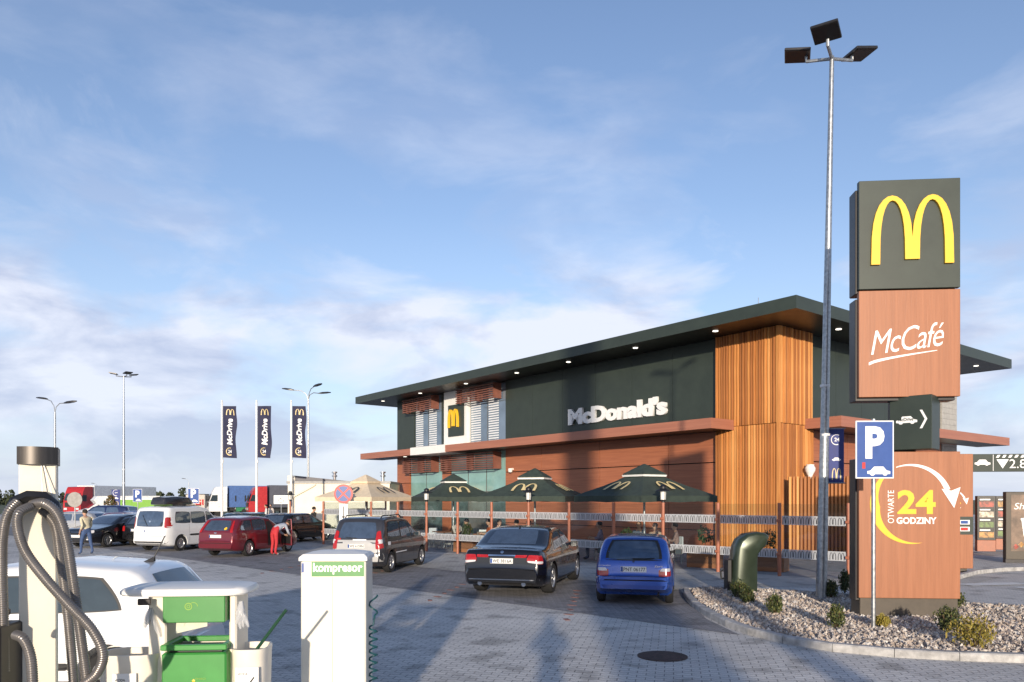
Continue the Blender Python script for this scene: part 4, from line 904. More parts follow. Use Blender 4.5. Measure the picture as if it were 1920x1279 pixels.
# --- black saloon
p_black = paint('black_paint', (.006, .006, .008), .1, .25)
c = Car('glossy black executive sedan with white rear plate parked at the terrace', (.06, 17.72), R(15.5), 5.03, 1.9, [(0, .60), (.03, .62), (.05, .88), (.09, 1.0), (.14, 1.035), (.55, 1.05), (.75, 1.09), (1.45, 1.43), (1.75, 1.475), (2.4, 1.485), (2.75, 1.43), (3.55, 1.03), (3.8, .98), (4.6, .88), (4.9, .74), (5.03, .55)], .93, 1.13, 4.12, .345, p_black, tumble=.30, spokes=10, wd=.25, rr=.05)
c.patch('rear_window', [(.78, -.60), (.78, .60), (1.42, .52), (1.42, -.52)][::-1], glass_car, 'T', .006, 12, 10, .15)
c.both('tail_light', [(.56, .80), (.915, .72), (.885, .93), (.60, .94)], lens_r, 'B', .012, .35); c.both('indicator', [(.60, .775), (.90, .74), (.905, .80), (.58, .815)], lens_w, 'B', .015, .3); c.both('boot_light', [(.30, .875), (.56, .875), (.58, .935), (.30, .93)], lens_r, 'B', .012, .1)
c.patch('chrome_bar', [(-.31, .905), (.31, .905), (.31, .935), (-.31, .935)], chrome, 'B', .014, 8, 1); c.plate(0, .80, 'B', 'WE 3816A'); c.patch('badge', [(-.04, .965), (.04, .965), (.04, 1.02), (-.04, 1.02)], chrome, 'B', .012, 6, 6, 1.0)
c.patch('bumper_gap', [(-.93, .615), (.93, .615), (.93, .628), (-.93, .628)], seam_m, 'B', .004, 18, 1); c.patch('bumper_trim', [(-.84, .385), (.84, .385), (.85, .405), (-.85, .405)], chrome, 'B', .006, 16, 1); c.patch('lower_valance', [(-.75, .29), (.75, .29), (.8, .36), (-.8, .36)], trim_m, 'B', .005, 14, 2)
c.side('window', [(1.30, .985), (2.28, .985), (2.22, 1.39), (1.62, 1.37)], glass_car, frame=.0); c.side('window', [(2.36, .985), (3.30, 1.0), (2.72, 1.37), (2.32, 1.39)], glass_car)
for pts in ([(1.2, .965), (3.4, .98)], [(1.2, .97), (1.55, 1.39), (2.25, 1.42), (2.72, 1.40), (3.36, .99)]):
    for sd in 'LR':
        for a, b in zip(pts[:-1], pts[1:]): a, b = Vector(a), Vector(b); nn = Vector((-(b - a).y, (b - a).x)).normalized() * .009; c.patch('chrome_trim', [a - nn, b - nn, b + nn, a + nn], chrome, sd, .008, 8, 1)
c.seam([(2.32, .3), (2.32, .96)]); c.seam([(1.42, .6), (1.30, .95)]); c.seam([(3.4, .35), (3.42, .95)]); c.handles((2.1, 3.1), .88, p_black); c.mirror(3.1, 1.02, p_black); c.side('sill', [(1.6, .24), (3.7, .24), (3.7, .29), (1.6, .29)], trim_m, .005)
c.patch('windscreen', [(2.78, -.58), (2.78, .58), (3.52, .70), (3.52, -.70)][::-1], glass_car, 'T', .005); MB().loft([[(1.62 - 1.13 + dx, dy * k, z) for dx, dy in ((-.09, 0), (0, -.03), (.09, 0), (0, .03))] for z, k in ((1.47, 1), (1.53, .4))]).build('roof_antenna', black, c.t)
for y in (-.5, .5): MB().tube([(-1.0, y, .3), (-1.10, y, .3)], .05, 10).build('exhaust', chrome, c.t)
# --- grey tall estate
p_grey_lit = paint('grey_metallic_lit', (.5, .49, .47), .2, .34); p_grey_shaded = paint('grey_metallic_shaded', (.06, .06, .068), .5, .3)  # one grey car: sunlit rear and shaded sides put into two paint colours
c = Car('tall grey family car with roof rails beside the compressor', (-4.35, 22.6), R(13), 4.2, 1.68, [(0, .60), (.03, .62), (.05, .92), (.10, 1.02), (.30, 1.45), (.40, 1.57), (.6, 1.61), (1.6, 1.62), (2.3, 1.53), (3.05, 1.08), (3.25, 1.0), (3.95, .84), (4.15, .66), (4.2, .5)], .98, .72, 3.33, .315, p_grey_shaded, tumble=.16, spokes=8, wd=.195)
c.patch('tailgate', [(-.74, .52), (.74, .52), (.70, .98), (-.70, .98)], p_grey_lit, 'B', .004, 14, 8, .1); c.patch('rear_window', [(-.60, 1.02), (.60, 1.02), (.52, 1.49), (-.52, 1.49)], glass_car, 'B', .007, 14, 8, .25); c.patch('bumper', [(-.80, .36), (.80, .36), (.80, .60), (-.80, .60)], p_grey_lit, 'B', .006, 16, 4, .1); c.patch('bumper_gap', [(-.8, .60), (.8, .60), (.8, .612), (-.8, .612)], seam_m, 'B', .008, 16, 1)
c.both('tail_light', [(.60, .70), (.81, .74), (.70, 1.26), (.58, 1.22)], lens_r, 'B', .012, .35); c.both('indicator', [(.66, .88), (.78, .88), (.76, 1.0), (.66, 1.0)], lens_w, 'B', .016, .4); c.plate(0, .80, 'B', 'WE 6159N'); c.patch('sticker', [(.5, .98), (.62, .98), (.62, 1.03), (.5, 1.03)], red_sign, 'B', .012, 3, 2); c.patch('sticker', [(-.3, .965), (.12, .965), (.12, 1.0), (-.3, 1.0)], letter_w, 'B', .012, 4, 2)
c.side('window', [(.48, 1.06), (1.45, 1.04), (1.42, 1.5), (.62, 1.5)], glass_car, frame=.03); c.side('window', [(1.53, 1.0), (2.35, 1.0), (2.15, 1.48), (1.5, 1.5)], glass_car, frame=.03); c.side('window', [(2.42, 1.0), (2.95, 1.04), (2.35, 1.42), (2.22, 1.46)], glass_car)
c.seam([(1.49, .3), (1.49, 1.0)]); c.seam([(2.5, .3), (2.45, 1.0)]); c.seam([(.75, .65), (.55, 1.0)]); c.handles((1.3, 2.25), .92, p_grey_shaded); c.mirror(2.6, 1.06, p_grey_shaded); c.wiper(.0, 1.03, .35, 1.05); c.patch('windscreen', [(2.35, -.5), (2.35, .5), (3.02, .62), (3.02, -.62)][::-1], glass_car, 'T', .005)
c.side('door_lettering', [(1.0, .56), (1.9, .57), (1.9, .60), (1.0, .59)], letter_w, .005, rnd=0); c.side('sticker', [(.42, .82), (.62, .82), (.62, .92), (.42, .92)], letter_w, .005, rnd=0)
for sd in (1, -1): MB().tube([(-.2, sd * .56, 1.60), (-.1, sd * .57, 1.67), (1.2, sd * .57, 1.68), (1.4, sd * .56, 1.60)], .018, 7).build('roof_rail', black, c.t, 40)
# --- dark red estate with an open door
p_red = paint('dark_red_metallic', (.16, .012, .022), .3, .3)
c = Car('dark red estate car with its side door standing open', (-10.75, 29.05), R(16.5), 4.47, 1.7, [(0, .58), (.03, .60), (.05, .92), (.09, 1.0), (.45, 1.40), (.6, 1.45), (1.6, 1.50), (2.3, 1.45), (3.1, 1.03), (3.3, .97), (4.1, .82), (4.4, .66), (4.47, .5)], .94, .95, 3.58, .31, p_red, tumble=.2, spokes=9, wd=.195)
c.patch('rear_window', [(-.56, .99), (.56, .99), (.47, 1.37), (-.47, 1.37)], glass_car, 'B', .007, 12, 8, .25); c.both('tail_light', [(.62, .92), (.74, .92), (.60, 1.36), (.54, 1.36)], lens_r, 'B', .012, .25); c.plate(0, .78, 'B', ''); c.patch('bumper_gap', [(-.8, .52), (.8, .52), (.8, .54), (-.8, .54)], seam_m, 'B', .005, 14, 1); c.patch('sticker', [(-.45, 1.02), (-.33, 1.02), (-.33, 1.12), (-.45, 1.12)], yellow, 'B', .012, 3, 3, 1.0); c.patch('badge', [(-.06, .89), (.06, .89), (.06, .93), (-.06, .93)], chrome, 'B', .01, 6, 3, 1.0)
c.side('window', [(.40, 1.0), (1.12, .99), (1.10, 1.36), (.62, 1.34)], glass_car, frame=.025); c.side('window', [(1.2, .98), (2.05, .98), (2.0, 1.40), (1.18, 1.38)], glass_car, frame=.02); c.side('window', [(2.12, .98), (2.92, 1.0), (2.34, 1.37), (2.08, 1.40)], glass_car, frame=.02, sides='L'); c.side('door_opening', [(2.10, .34), (3.0, .34), (2.30, 1.38), (2.08, 1.40)], black, .006, 'R', rnd=.1)
c.seam([(1.16, .6), (1.16, .97)]); c.seam([(2.08, .3), (2.08, .97)]); c.side('rub_strip', [(1.3, .55), (3.0, .55), (3.0, .6), (1.3, .6)], trim_m, .006, 'L'); c.mirror(2.75, 1.03, p_red)
M = T(3.0 - .95, -.86, 0) @ Matrix.Rotation(R(58), 4, 'Z')
do = MB().box(-.95, 0, -.03, .03, .32, .96, M, bev=.02).build('door', p_red, c.t); MB().box(-.90, -.05, .03, .04, .4, .92, M).build('door_card', trim_m, do)
fr = MB(); fr.tube([M @ Vector(q) for q in ((-.93, 0, .95), (-.88, .0, 1.36), (-.6, 0, 1.36), (-.05, 0, .97))], .022, 6).build('door_frame', p_red, do); MB().add([M @ Vector(q) for q in ((-.91, 0, .96), (-.07, 0, .97), (-.6, 0, 1.35), (-.87, 0, 1.35))], [(0, 1, 2, 3)]).build('window', pane_m, do)
# --- white van with roof box
p_white = mat('white_car_paint', (.78, .79, .80), .3, var=.02, coat=1.0)
c = Car('white high roofed van with black roof box parked behind the dark red estate', (-14.75, 32.15), R(17), 4.39, 1.83, [(0, .60), (.03, .62), (.05, 1.0), (.10, 1.3), (.2, 1.72), (.35, 1.82), (.8, 1.85), (2.2, 1.85), (2.6, 1.76), (3.35, 1.17), (3.55, 1.10), (4.2, .95), (4.35, .75), (4.39, .5)], 1.05, .85, 3.6, .325, p_white, tumble=.10, spokes=12, wd=.195)
c.patch('rear_window', [(-.68, 1.02), (.68, 1.02), (.64, 1.68), (-.64, 1.68)], glass_car, 'B', .008, 12, 10, .2); c.both('tail_light', [(.74, .98), (.90, .98), (.86, 1.42), (.72, 1.42)], lens_r, 'B', .012, .35); c.plate(0, .84, 'B', ''); c.patch('bumper_gap', [(-.88, .64), (.88, .64), (.88, .65), (-.88, .65)], seam_m, 'B', .005, 14, 1); c.patch('lower_valance', [(-.8, .33), (.8, .33), (.86, .42), (-.86, .42)], trim_m, 'B', .006, 14, 3); c.patch('badge', [(-.05, 1.2), (.05, 1.2), (.05, 1.28), (-.05, 1.28)], chrome, 'B', .014, 5, 5, 1.0); c.wiper(.1, 1.05, .4, 1.5)
c.side('window', [(.55, 1.18), (1.45, 1.16), (1.43, 1.62), (.62, 1.64)], glass_car, frame=.03); c.side('window', [(1.52, 1.15), (2.4, 1.14), (2.35, 1.62), (1.5, 1.63)], glass_car, frame=.03); c.side('window', [(2.48, 1.14), (3.18, 1.16), (2.65, 1.58), (2.44, 1.62)], glass_car, frame=.03)
c.side('rub_strip', [(1.35, .62), (3.05, .62), (3.05, .70), (1.35, .70)], trim_m, .008); c.handles((2.35, 2.55), .98, black); c.seam([(2.44, .3), (2.44, 1.12)]); c.seam([(1.35, .4), (1.35, 1.1)]); c.mirror(2.95, 1.18, black); c.patch('windscreen', [(2.66, -.6), (2.66, .6), (3.3, .7), (3.3, -.7)][::-1], glass_car, 'T', .005)
for x in (.3, 1.4): MB().box(x - .02, x + .02, -.75, .75, 1.88, 1.92).build('roof_bar', black, c.t)
vanloc = c.t
rb_ = MB().loft([[(x, y * w_, z0 + z * h_) for y, z in ((-1, 0), (1, 0), (1, .5), (.8, .95), (0, 1.05), (-.8, .95), (-1, .5))] for x, w_, z0, h_ in ((-.35, .34, 1.95, .18), (-.28, .38, 1.93, .32), (.4, .40, 1.93, .36), (1.2, .36, 1.93, .32), (1.55, .2, 1.95, .14))])
rbt = rb_.build('roof_box', mat('roof_box_black', (.02, .02, .025), .3, coat=.5), None, 40, loc=vanloc.location[:]); rbt.rotation_euler = vanloc.rotation_euler; tag(rbt, 'black plastic roof box strapped on top of the white van', 'roof box')
# --- black saloon facing us
c = Car('black family car facing the camera beside the white van', (-18.35, 37.15), R(196), 4.6, 1.8, [(0, .6), (.05, .98), (.4, 1.05), (.9, 1.38), (1.3, 1.45), (2.1, 1.45), (2.6, 1.36), (3.35, 1.0), (3.55, .95), (4.3, .82), (4.55, .64), (4.6, .45)], .95, .95, 3.65, .32, p_black, tumble=.25, spokes=7, wd=.2)
c.patch('windscreen', [(2.52, -.56), (2.52, .56), (3.32, .68), (3.32, -.68)][::-1], glass_car, 'T', .005); c.both('headlight', [(.42, .62), (.80, .66), (.78, .80), (.48, .76)], lens_w, 'F', .012, .4); c.patch('grille', [(-.34, .62), (.34, .62), (.38, .74), (-.38, .74)], trim_m, 'F', .008, 8, 4, .2); c.patch('grille_bar', [(-.33, .69), (.33, .69), (.34, .715), (-.34, .715)], chrome, 'F', .014, 8, 1); c.plate(0, .52, 'F', ''); c.patch('lower_grille', [(-.6, .30), (.6, .30), (.6, .42), (-.6, .42)], trim_m, 'F', .008, 8, 3, .2)
c.side('window', [(1.0, 1.0), (2.0, 1.0), (1.95, 1.36), (1.2, 1.34)], glass_car); c.side('window', [(2.06, 1.0), (3.05, 1.02), (2.5, 1.34), (2.02, 1.37)], glass_car); c.mirror(2.95, 1.03, p_black); c.both('fog_light', [(.62, .36), (.74, .36), (.74, .42), (.62, .42)], lens_w, 'F', .012, .8)
# --- white hatchback beside the wash station, seen from its right side
c = Car('white hatchback with roof aerial standing behind the vacuum and waste station', (-4.24, 8.75), R(-92), 3.95, 1.66, [(0, .58), (.03, .62), (.06, .9), (.12, 1.0), (.42, 1.34), (.55, 1.40), (1.4, 1.46), (2.0, 1.42), (2.8, 1.0), (3.0, .95), (3.7, .8), (3.9, .62), (3.95, .5)], .92, .68, 3.15, .29, p_white, tumble=.2, wd=.18, plan=(.14, .24))
c.side('window', [(.55, .98), (1.42, .96), (1.40, 1.33), (.80, 1.31)], glass_d, frame=.035, rnd=.3); c.side('window', [(1.50, .96), (2.45, .95), (1.98, 1.31), (1.48, 1.33)], glass_d, frame=.03); c.side('rub_strip', [(.9, .36), (2.7, .36), (2.7, .44), (.9, .44)], trim_m, .008); c.seam([(1.46, .3), (1.46, .94)]); c.handles((1.62,), .84, p_white); c.mirror(2.35, 1.0, p_white)
c.patch('rear_window', [(-.54, 1.02), (.54, 1.02), (.46, 1.34), (-.46, 1.34)], glass_d, 'B', .006, 12, 8, .2); c.both('tail_light', [(.56, .66), (.78, .66), (.76, .9), (.58, .9)], lens_r, 'B', .01, .2); c.side('tail_light', [(.03, .70), (.16, .70), (.18, .86), (.06, .86)], lens_r, .008, 'LR'); c.plate(0, .74, 'B', ''); c.patch('windscreen', [(2.02, -.52), (2.02, .52), (2.74, .64), (2.74, -.64)][::-1], glass_d, 'T', .005)
h_, _ = c.ray((.62 - .68, 0, 4), (0, 0, -1)); MB().loft([[(h_.x + dx, dy * .03, h_.z + z) for dx, dy in ((-.06, -1), (.06, -1), (.06, 1), (-.06, 1))] if z < .03 else [(h_.x - .03 - z * .5 + dx * .1, dy * .006, h_.z + z) for dx, dy in ((-.06, -1), (.06, -1), (.06, 1), (-.06, 1))] for z in (0, .06, .30)]).build('aerial', black, c.t)
# --- background cars
def plain_car(label, x, y, head, pm, Ln=4.2, H=1.44, W=1.72, van=0):
    c = Car(label, (x, y), head, Ln, W, [(0, .58), (.05, .95), (.12, 1.0), (.5 - .25 * van, H - .08), (.75, H), (Ln * .5, H), (Ln * .56, H - .08), (Ln * .74, 1.0), (Ln * .78, .94), (Ln - .25, .8), (Ln, .5)], .93, .75, Ln - .85, .31, pm, tumble=.2)
    c.side('window', [(.55, .98), (Ln * .34, .97), (Ln * .34, H - .1), (.8, H - .1)], glass_car); c.side('window', [(Ln * .36, .97), (Ln * .66, .97), (Ln * .54, H - .1), (Ln * .36, H - .1)], glass_car)
    c.patch('rear_window', [(-.54, 1.02), (.54, 1.02), (.46, H - .1), (-.46, H - .1)], glass_car, 'B', .006); c.both('tail_light', [(.58, .7), (.78, .7), (.74, .95), (.6, .95)], lens_r, 'B', .01); c.patch('windscreen', [(Ln * .575, -.52), (Ln * .575, .52), (Ln * .72, .64), (Ln * .72, -.64)][::-1], glass_car, 'T', .005)
    c.both('headlight', [(.42, .6), (.76, .62), (.74, .74), (.46, .74)], lens_w, 'F', .01); c.plate(0, .75, 'B', '')
    return c
plain_car('dark blue car with its red tail light between the black car and the van', -17.0, 35.4, R(17), p_black, 4.4)
plain_car('silver estate side on in front of the campers', -23.6, 43.0, R(-82), paint('silver', (.5, .5, .5), .5), 4.4, 1.45)
plain_car('dark red hatchback beside the brown conifer', -22.2, 43.6, R(170), p_red, 4.0, 1.42)
plain_car('dark blue van side on behind the silver estate', -25.5, 50, R(-85), paint('navy_paint', (.015, .025, .09), .3), 4.6, 1.75, van=1)
plain_car('dark green car facing away behind the dark red estate', -14.2, 39.3, R(14), paint('dark_green_paint', (.02, .035, .03), .3), 4.2, 1.45)
plain_car('black saloon parked past the dark red estate near the disabled sign', -11.6, 38.0, R(20), p_black, 4.4, 1.45)
plain_car('blue hatchback far behind the lamp post', -24.0, 48.0, R(15), paint('mid_blue_paint', (.03, .07, .2), .3), 4.0, 1.42)
# ------------------------------------------------------------------ vacuum post with hoses
vac = thing('vacuum_post', 'cream vacuum cleaner post with dark metal cap at the car wash bay', 'vacuum cleaner', (-3.02, 4.85, 0), R(28))
MB().box(-.10, .10, -.11, .11, 0, 2.42, bev=.006).build('column', cream, vac)
brushed = mat('brushed_dark_steel', (.085, .078, .074), .42, .85, var=.1, scale=60, stretch=(1, 1, .05))
MB().prism([(-.11, -.12), (-.06, -.155), (.0, -.165), (.06, -.155), (.11, -.12), (.11, .12), (-.11, .12)], 2.37, 2.48).build('cap', brushed, vac, 50)
MB().tube([(.02, -.12, 2.38), (.03, -.16, 2.16)], .003, 5).build('cord', steel, vac); MB().tube([(.03, -.12, 2.38), (.09, -.16, 2.14)], .003, 5).build('cord', steel, vac)
sad = [(-.17, 2.05), (-.13, 2.13), (-.05, 2.17), (.05, 2.165), (.12, 2.10), (.14, 2.03)]
MB().loft([[(x, -.13 - .09 * a, z + .035 * b) for a, b in ((-.2, -1), (1, -1), (1.3, 0), (1, 1), (-.2, 1))] for x, z in sad]).build('hose_saddle', black, vac, 40)
vb = thing('vacuum_unit', 'white vacuum unit with green sticker beside the vacuum post', 'vacuum cleaner', (-3.42, 4.55, 0), R(8))
MB().box(-.3, .28, -.2, .2, 0, 1.42, bev=.02).build('housing', white, vb); MB().box(-.31, .29, -.21, .21, 1.42, 1.47, bev=.01).build('lid', dark_metal, vb)
MB().box(-.2, .24, -.204, -.2, .9, 1.36).build('sticker', green_st, vb); MB().box(.28, .40, -.15, .15, .0, 1.40, bev=.01).build('motor_box', black, vb)
hose_m = mat('grey_hose', (.20, .185, .175), .32, .55, var=.1)
def catmull(p, n=14):
    out = []; p = [Vector(q) for q in p]
    for i in range(len(p) - 1):
        a, b, c_, d_ = p[max(i - 1, 0)], p[i], p[i + 1], p[min(i + 2, len(p) - 1)]
        for k in range(n):
            t = k / n; out.append(.5 * ((2 * b) + (-a + c_) * t + (2 * a - 5 * b + 4 * c_ - d_) * t * t + (-a + 3 * b - 3 * c_ + d_) * t ** 3))
    return out + [p[-1]]
def hose(label, pix, Y, rad=.030):
    pts = catmull([tuple(wpt(x, y, Y + dy)) for x, y, dy in pix], 40); acc = 0; rs_ = []; P = [pts[0]]
    step = .0034; q = []; d = 0
    for a, b in zip(pts[:-1], pts[1:]):
        l = (b - a).length
        while d < l: q.append(a.lerp(b, d / l)); d += step
        d -= l
    rads = [rad * (1.0 if (i // 2) % 2 else .88) for i in range(len(q))]
    o = MB().tube(q, rads, 12).build('vacuum_hose', hose_m, None, 80); return tag(o, label, 'hose', 'ribbed vacuum hoses')
hose('ribbed grey hose hanging straight down on the outer side of the vacuum post', [(34, 940, .05), (14, 965, 0), (5, 1010, 0), (4, 1080, 0), (6, 1150, 0), (8, 1260, 0)], 4.55)
hose('ribbed grey hose looping from the saddle diagonally across the vacuum post', [(58, 950, .05), (36, 962, -.03), (33, 990, -.05), (48, 1035, -.05), (85, 1085, -.06), (130, 1135, -.06), (172, 1180, -.05), (193, 1225, -.02), (182, 1262, 0), (150, 1290, 0), (120, 1330, 0)], 4.55)
hose('ribbed grey hose arching over the saddle down towards the white hatchback', [(60, 946, .05), (84, 944, 0), (108, 965, 0), (124, 1010, 0), (135, 1075, 0), (147, 1160, 0), (158, 1240, 0), (170, 1330, 0)], 4.6)
hose('ribbed grey hose behind the arching hose in its shade', [(78, 955, .1), (103, 985, .1), (112, 1040, .1), (122, 1110, .1), (131, 1190, .1), (142, 1330, .1)], 4.65)
hose('short ribbed hose bending out of the black motor box', [(28, 1190, -.05), (45, 1200, -.08), (58, 1235, -.08), (62, 1300, -.08), (64, 1380, -.08)], 4.5)
# ------------------------------------------------------------------ waste and water station
K = 5.5 / 1424
ws = thing('waste_station', 'white and green waste and window washing station with lid roof', 'waste bin', (wpt(382, 0, 5.6).x, 5.6, 0), R(5))
def su(px): return (px - 382) * K
def sz(py): return CAM_H - (py - 937) * K
ivory = mat('ivory_plastic', (.76, .70, .60), .45, var=.03); bin_g = mat('green_plastic', (.045, .26, .05), .4, var=.05)
lid = MB(); prof = []
for k in range(28):
    a = 2 * math.pi * k / 28; cx, sy = math.cos(a), math.sin(a); prof.append((abs(cx) ** .4 * math.copysign(.45, cx) - .085, abs(sy) ** .4 * math.copysign(.27, sy)))
lid.loft([[(x * k, y * k, sz(1113) + z) for x, y in prof] for k, z in ((.97, 0), (1, .012), (1, .03), (.96, .048), (.8, .058))]); lid.build('roof', white, ws, 40)
for x0, x1 in ((su(292), su(325)), (su(438), su(452))): MB().box(x0, x1, -.13, .2, .0, sz(1112), bev=.012).build('side_wall', ivory, ws)
MB().box(su(325) + .001, su(438) - .001, .16, .2, .0, sz(1215), bev=.004).build('back_wall', ivory, ws)
pn = MB().box(su(326), su(437), -.215, -.0, sz(1163), sz(1114), bev=.006).build('towel_dispenser', green_st, ws)
m_ = MB(); arc_band(m_, su(372), sz(1133), .02, .026, 0, 360, .002, T(0, -.2155, 0)); arc_band(m_, su(372), sz(1133), .008, .012, 0, 360, .002, T(0, -.2155, 0)); arc_band(m_, su(381), sz(1133), .026, .03, 0, 150, .002, T(0, -.2155, 0)); m_.build('roll_pictogram', mat('lime_print', (.25, .45, .05), .5), pn)
MB().loft([[(su(345) + .22 * u, -.15 - .02 * math.sin(u * 7 + v), sz(1160) - v * (.045 + .05 * (1 - u))) for u in (0, .25, .5, .75, 1)] for v in (0, .5, 1)], cap=False).build('paper_towel', mat('paper', (.62, .64, .52), .8), ws)
bn = MB(); s_in = .015; x0, x1, zt = su(326), su(441), sz(1202)
bn.box(x0, x1, -.24, .14, .05, zt - .06, bev=.012); bn.build('bin', bin_g, ws)
rim = MB()
for a, b, c_, d_ in ((x0 - .005, x1 + .005, -.25, -.205), (x0 - .005, x1 + .005, .11, .15), (x0 - .005, x0 + .04, -.204, .109), (x1 - .04, x1 + .005, -.204, .109)): rim.box(a, b, c_, d_, zt - .04, zt, bev=.006)
rim.build('bin_rim', bin_g, ws); MB().box(x0 + .04, x1 - .04, -.2, .105, zt - .058, zt - .05).build('bin_bag', black, ws)
text_part('lettering', 'ŚMIECI', mat('lime_print', (.25, .45, .05), .5), ws, T(su(386), -.2415, sz(1266)), .07, .016, extrude=.001)
m_ = MB(); m_.lathe([(.001, -.012), (.012, 0), (.001, .012)], 10, T(su(383), -.2405, sz(1268)) @ Matrix.Diagonal((1, .1, 1, 1))); poly_xz(m_, [(su(376), sz(1290)), (su(392), sz(1290)), (su(390), sz(1275)), (su(379), sz(1273))], .002, T(0, -.2405, 0)); m_.build('litter_pictogram', yellow, ws)
def bucket(px, w_, label_txt, zt):
    b_ = MB(); out = []
    for k in range(20):
        a = 2 * math.pi * k / 20; c_, s_ = math.cos(a), math.sin(a); out.append((abs(c_) ** .6 * math.copysign(w_ / 2, c_), abs(s_) ** .6 * math.copysign(.17, s_)))
    rg = [[(su(px) + x * k, -.04 + y * k, z) for x, y in out] for k, z in ((.9, .35), (1, zt - .05), (1.03, zt - .02), (1.03, zt), (.93, zt), (.90, zt - .10))]
    b_.loft(rg); o = b_.build('water_bucket', ivory, ws, 40)
    fr_ = MB(); x = su(px) - .01; z = zt - .22
    fr_.box(x - .06, x + .1, -.232, -.2305, z - .12, z + .10); fr_.build('label_plate', letter_w, o)
    text_part('lettering', 'WODA', ink, o, T(x - .045, -.233, z + .045), .07, .018, extrude=.0008); mm_ = MB()
    mm_.tube([(x + .0, -.233, z - .06), (x + .07, -.233, z + .03)], .005, 5); arc_band(mm_, x + .06, z - .02, .012, .016, 0, 360, .001, T(0, -.2325, 0)); mm_.build('water_pictogram', ink, o)
    return o
bucket(258, .42, '', sz(1222)); bucket(475, .25, '', sz(1215))
sq = thing('squeegee', 'dark green squeegee handle standing in the water bucket', 'squeegee', wpt(478, 1222, 5.52), 0)
e_ = wpt(537, 1143, 5.5) - sq.location; MB().tube([(-.02, 0, -.12), (0, 0, 0), tuple(e_)], .012, 8).build('handle', mat('dark_green_plastic', (.012, .06, .03), .4), sq, 40); MB().box(-.09, .03, -.02, .02, -.16, -.12).build('head', black, sq)
gl = [mat('clear_film', (.72, .73, .75), .25, alpha=.35, var=.05)]
def gloves(px, py, w_, h_, label, seed):
    r = random.Random(seed); mb = MB(); o_ = wpt(px, py, 5.45)
    for k in range(5):
        a = r.uniform(-.5, .5); L_ = h_ * r.uniform(.6, 1.0); x = r.uniform(-.3, .3) * w_
        mb.tube([(x * .3, 0, 0), (x, -.02, -L_ * .4), (x + math.sin(a) * L_ * .4, -.03, -L_ * .75), (x + math.sin(a) * L_ * .6, -.02, -L_)], [.012, .022, .018, .008], 6)
    o = mb.build('plastic_gloves', gl, None, 60, loc=o_); tag(o, label, 'plastic gloves', 'thin plastic gloves on the station')
gloves(284, 1140, .13, .22, 'crumpled clear plastic gloves hanging left of the green towel dispenser', 4); gloves(452, 1128, .06, .2, 'clear plastic glove hanging beside the squeegee bucket', 5)
MB().box(su(282), su(305), -.22, -.2, sz(1130), sz(1118), bev=.004).build('glove_holder', dark_metal, ws)
# ------------------------------------------------------------------ compressor
cp = thing('air_compressor', 'tall ivory tyre compressor cabinet with green lettered label', 'compressor', (wpt(621, 0, 6.5).x, 6.75, 0), R(3))
kk = 6.5 / 1424; ztop = CAM_H - (1052 - 937) * kk
MB().box(-.277, .277, -.22, .22, 0, ztop, bev=.012).build('cabinet', mat('ivory_cabinet', (.77, .74, .64), .4, var=.03), cp)
MB().loft([[(x, y, ztop + h_) for x, y in ((-.29 * q, -.24 * q), (.29 * q, -.24 * q), (.29 * q, .24 * q), (-.29 * q, .24 * q))] for q, h_ in ((1, 0), (1.0, .03), (.9, .055), (.5, .075))]).build('top', white, cp, 30)
MB().box(-.012, -.006, -.2215, -.22, 0, ztop - .14).build('door_seam', mat('seam_grey', (.45, .43, .38), .6), cp)
lb_ = MB().box(-.185, .262, -.224, -.2195, ztop - .135, ztop - .008).build('label_plate', green_st, cp)
text_part('lettering', 'kompresor', letter_w, lb_, T(-.172, -.2245, ztop - .118), .42, .10, extrude=.001, bold=.032, spacing=1.04)
MB().box(-.27, -.25, -.2215, -.22, ztop - .1, ztop - .02).build('info_sticker', blue_sign, cp)
pts = []
for i in range(240): a = i * .38; pts.append((.315 + .035 * math.cos(a), -.02 + .035 * math.sin(a) , 1.12 - i * .0042 if i > 20 else 1.3 - i * .009))
MB().tube(pts, .008, 6).build('coiled_hose', mat('teal_hose', (.01, .07, .085), .35), cp, 40)
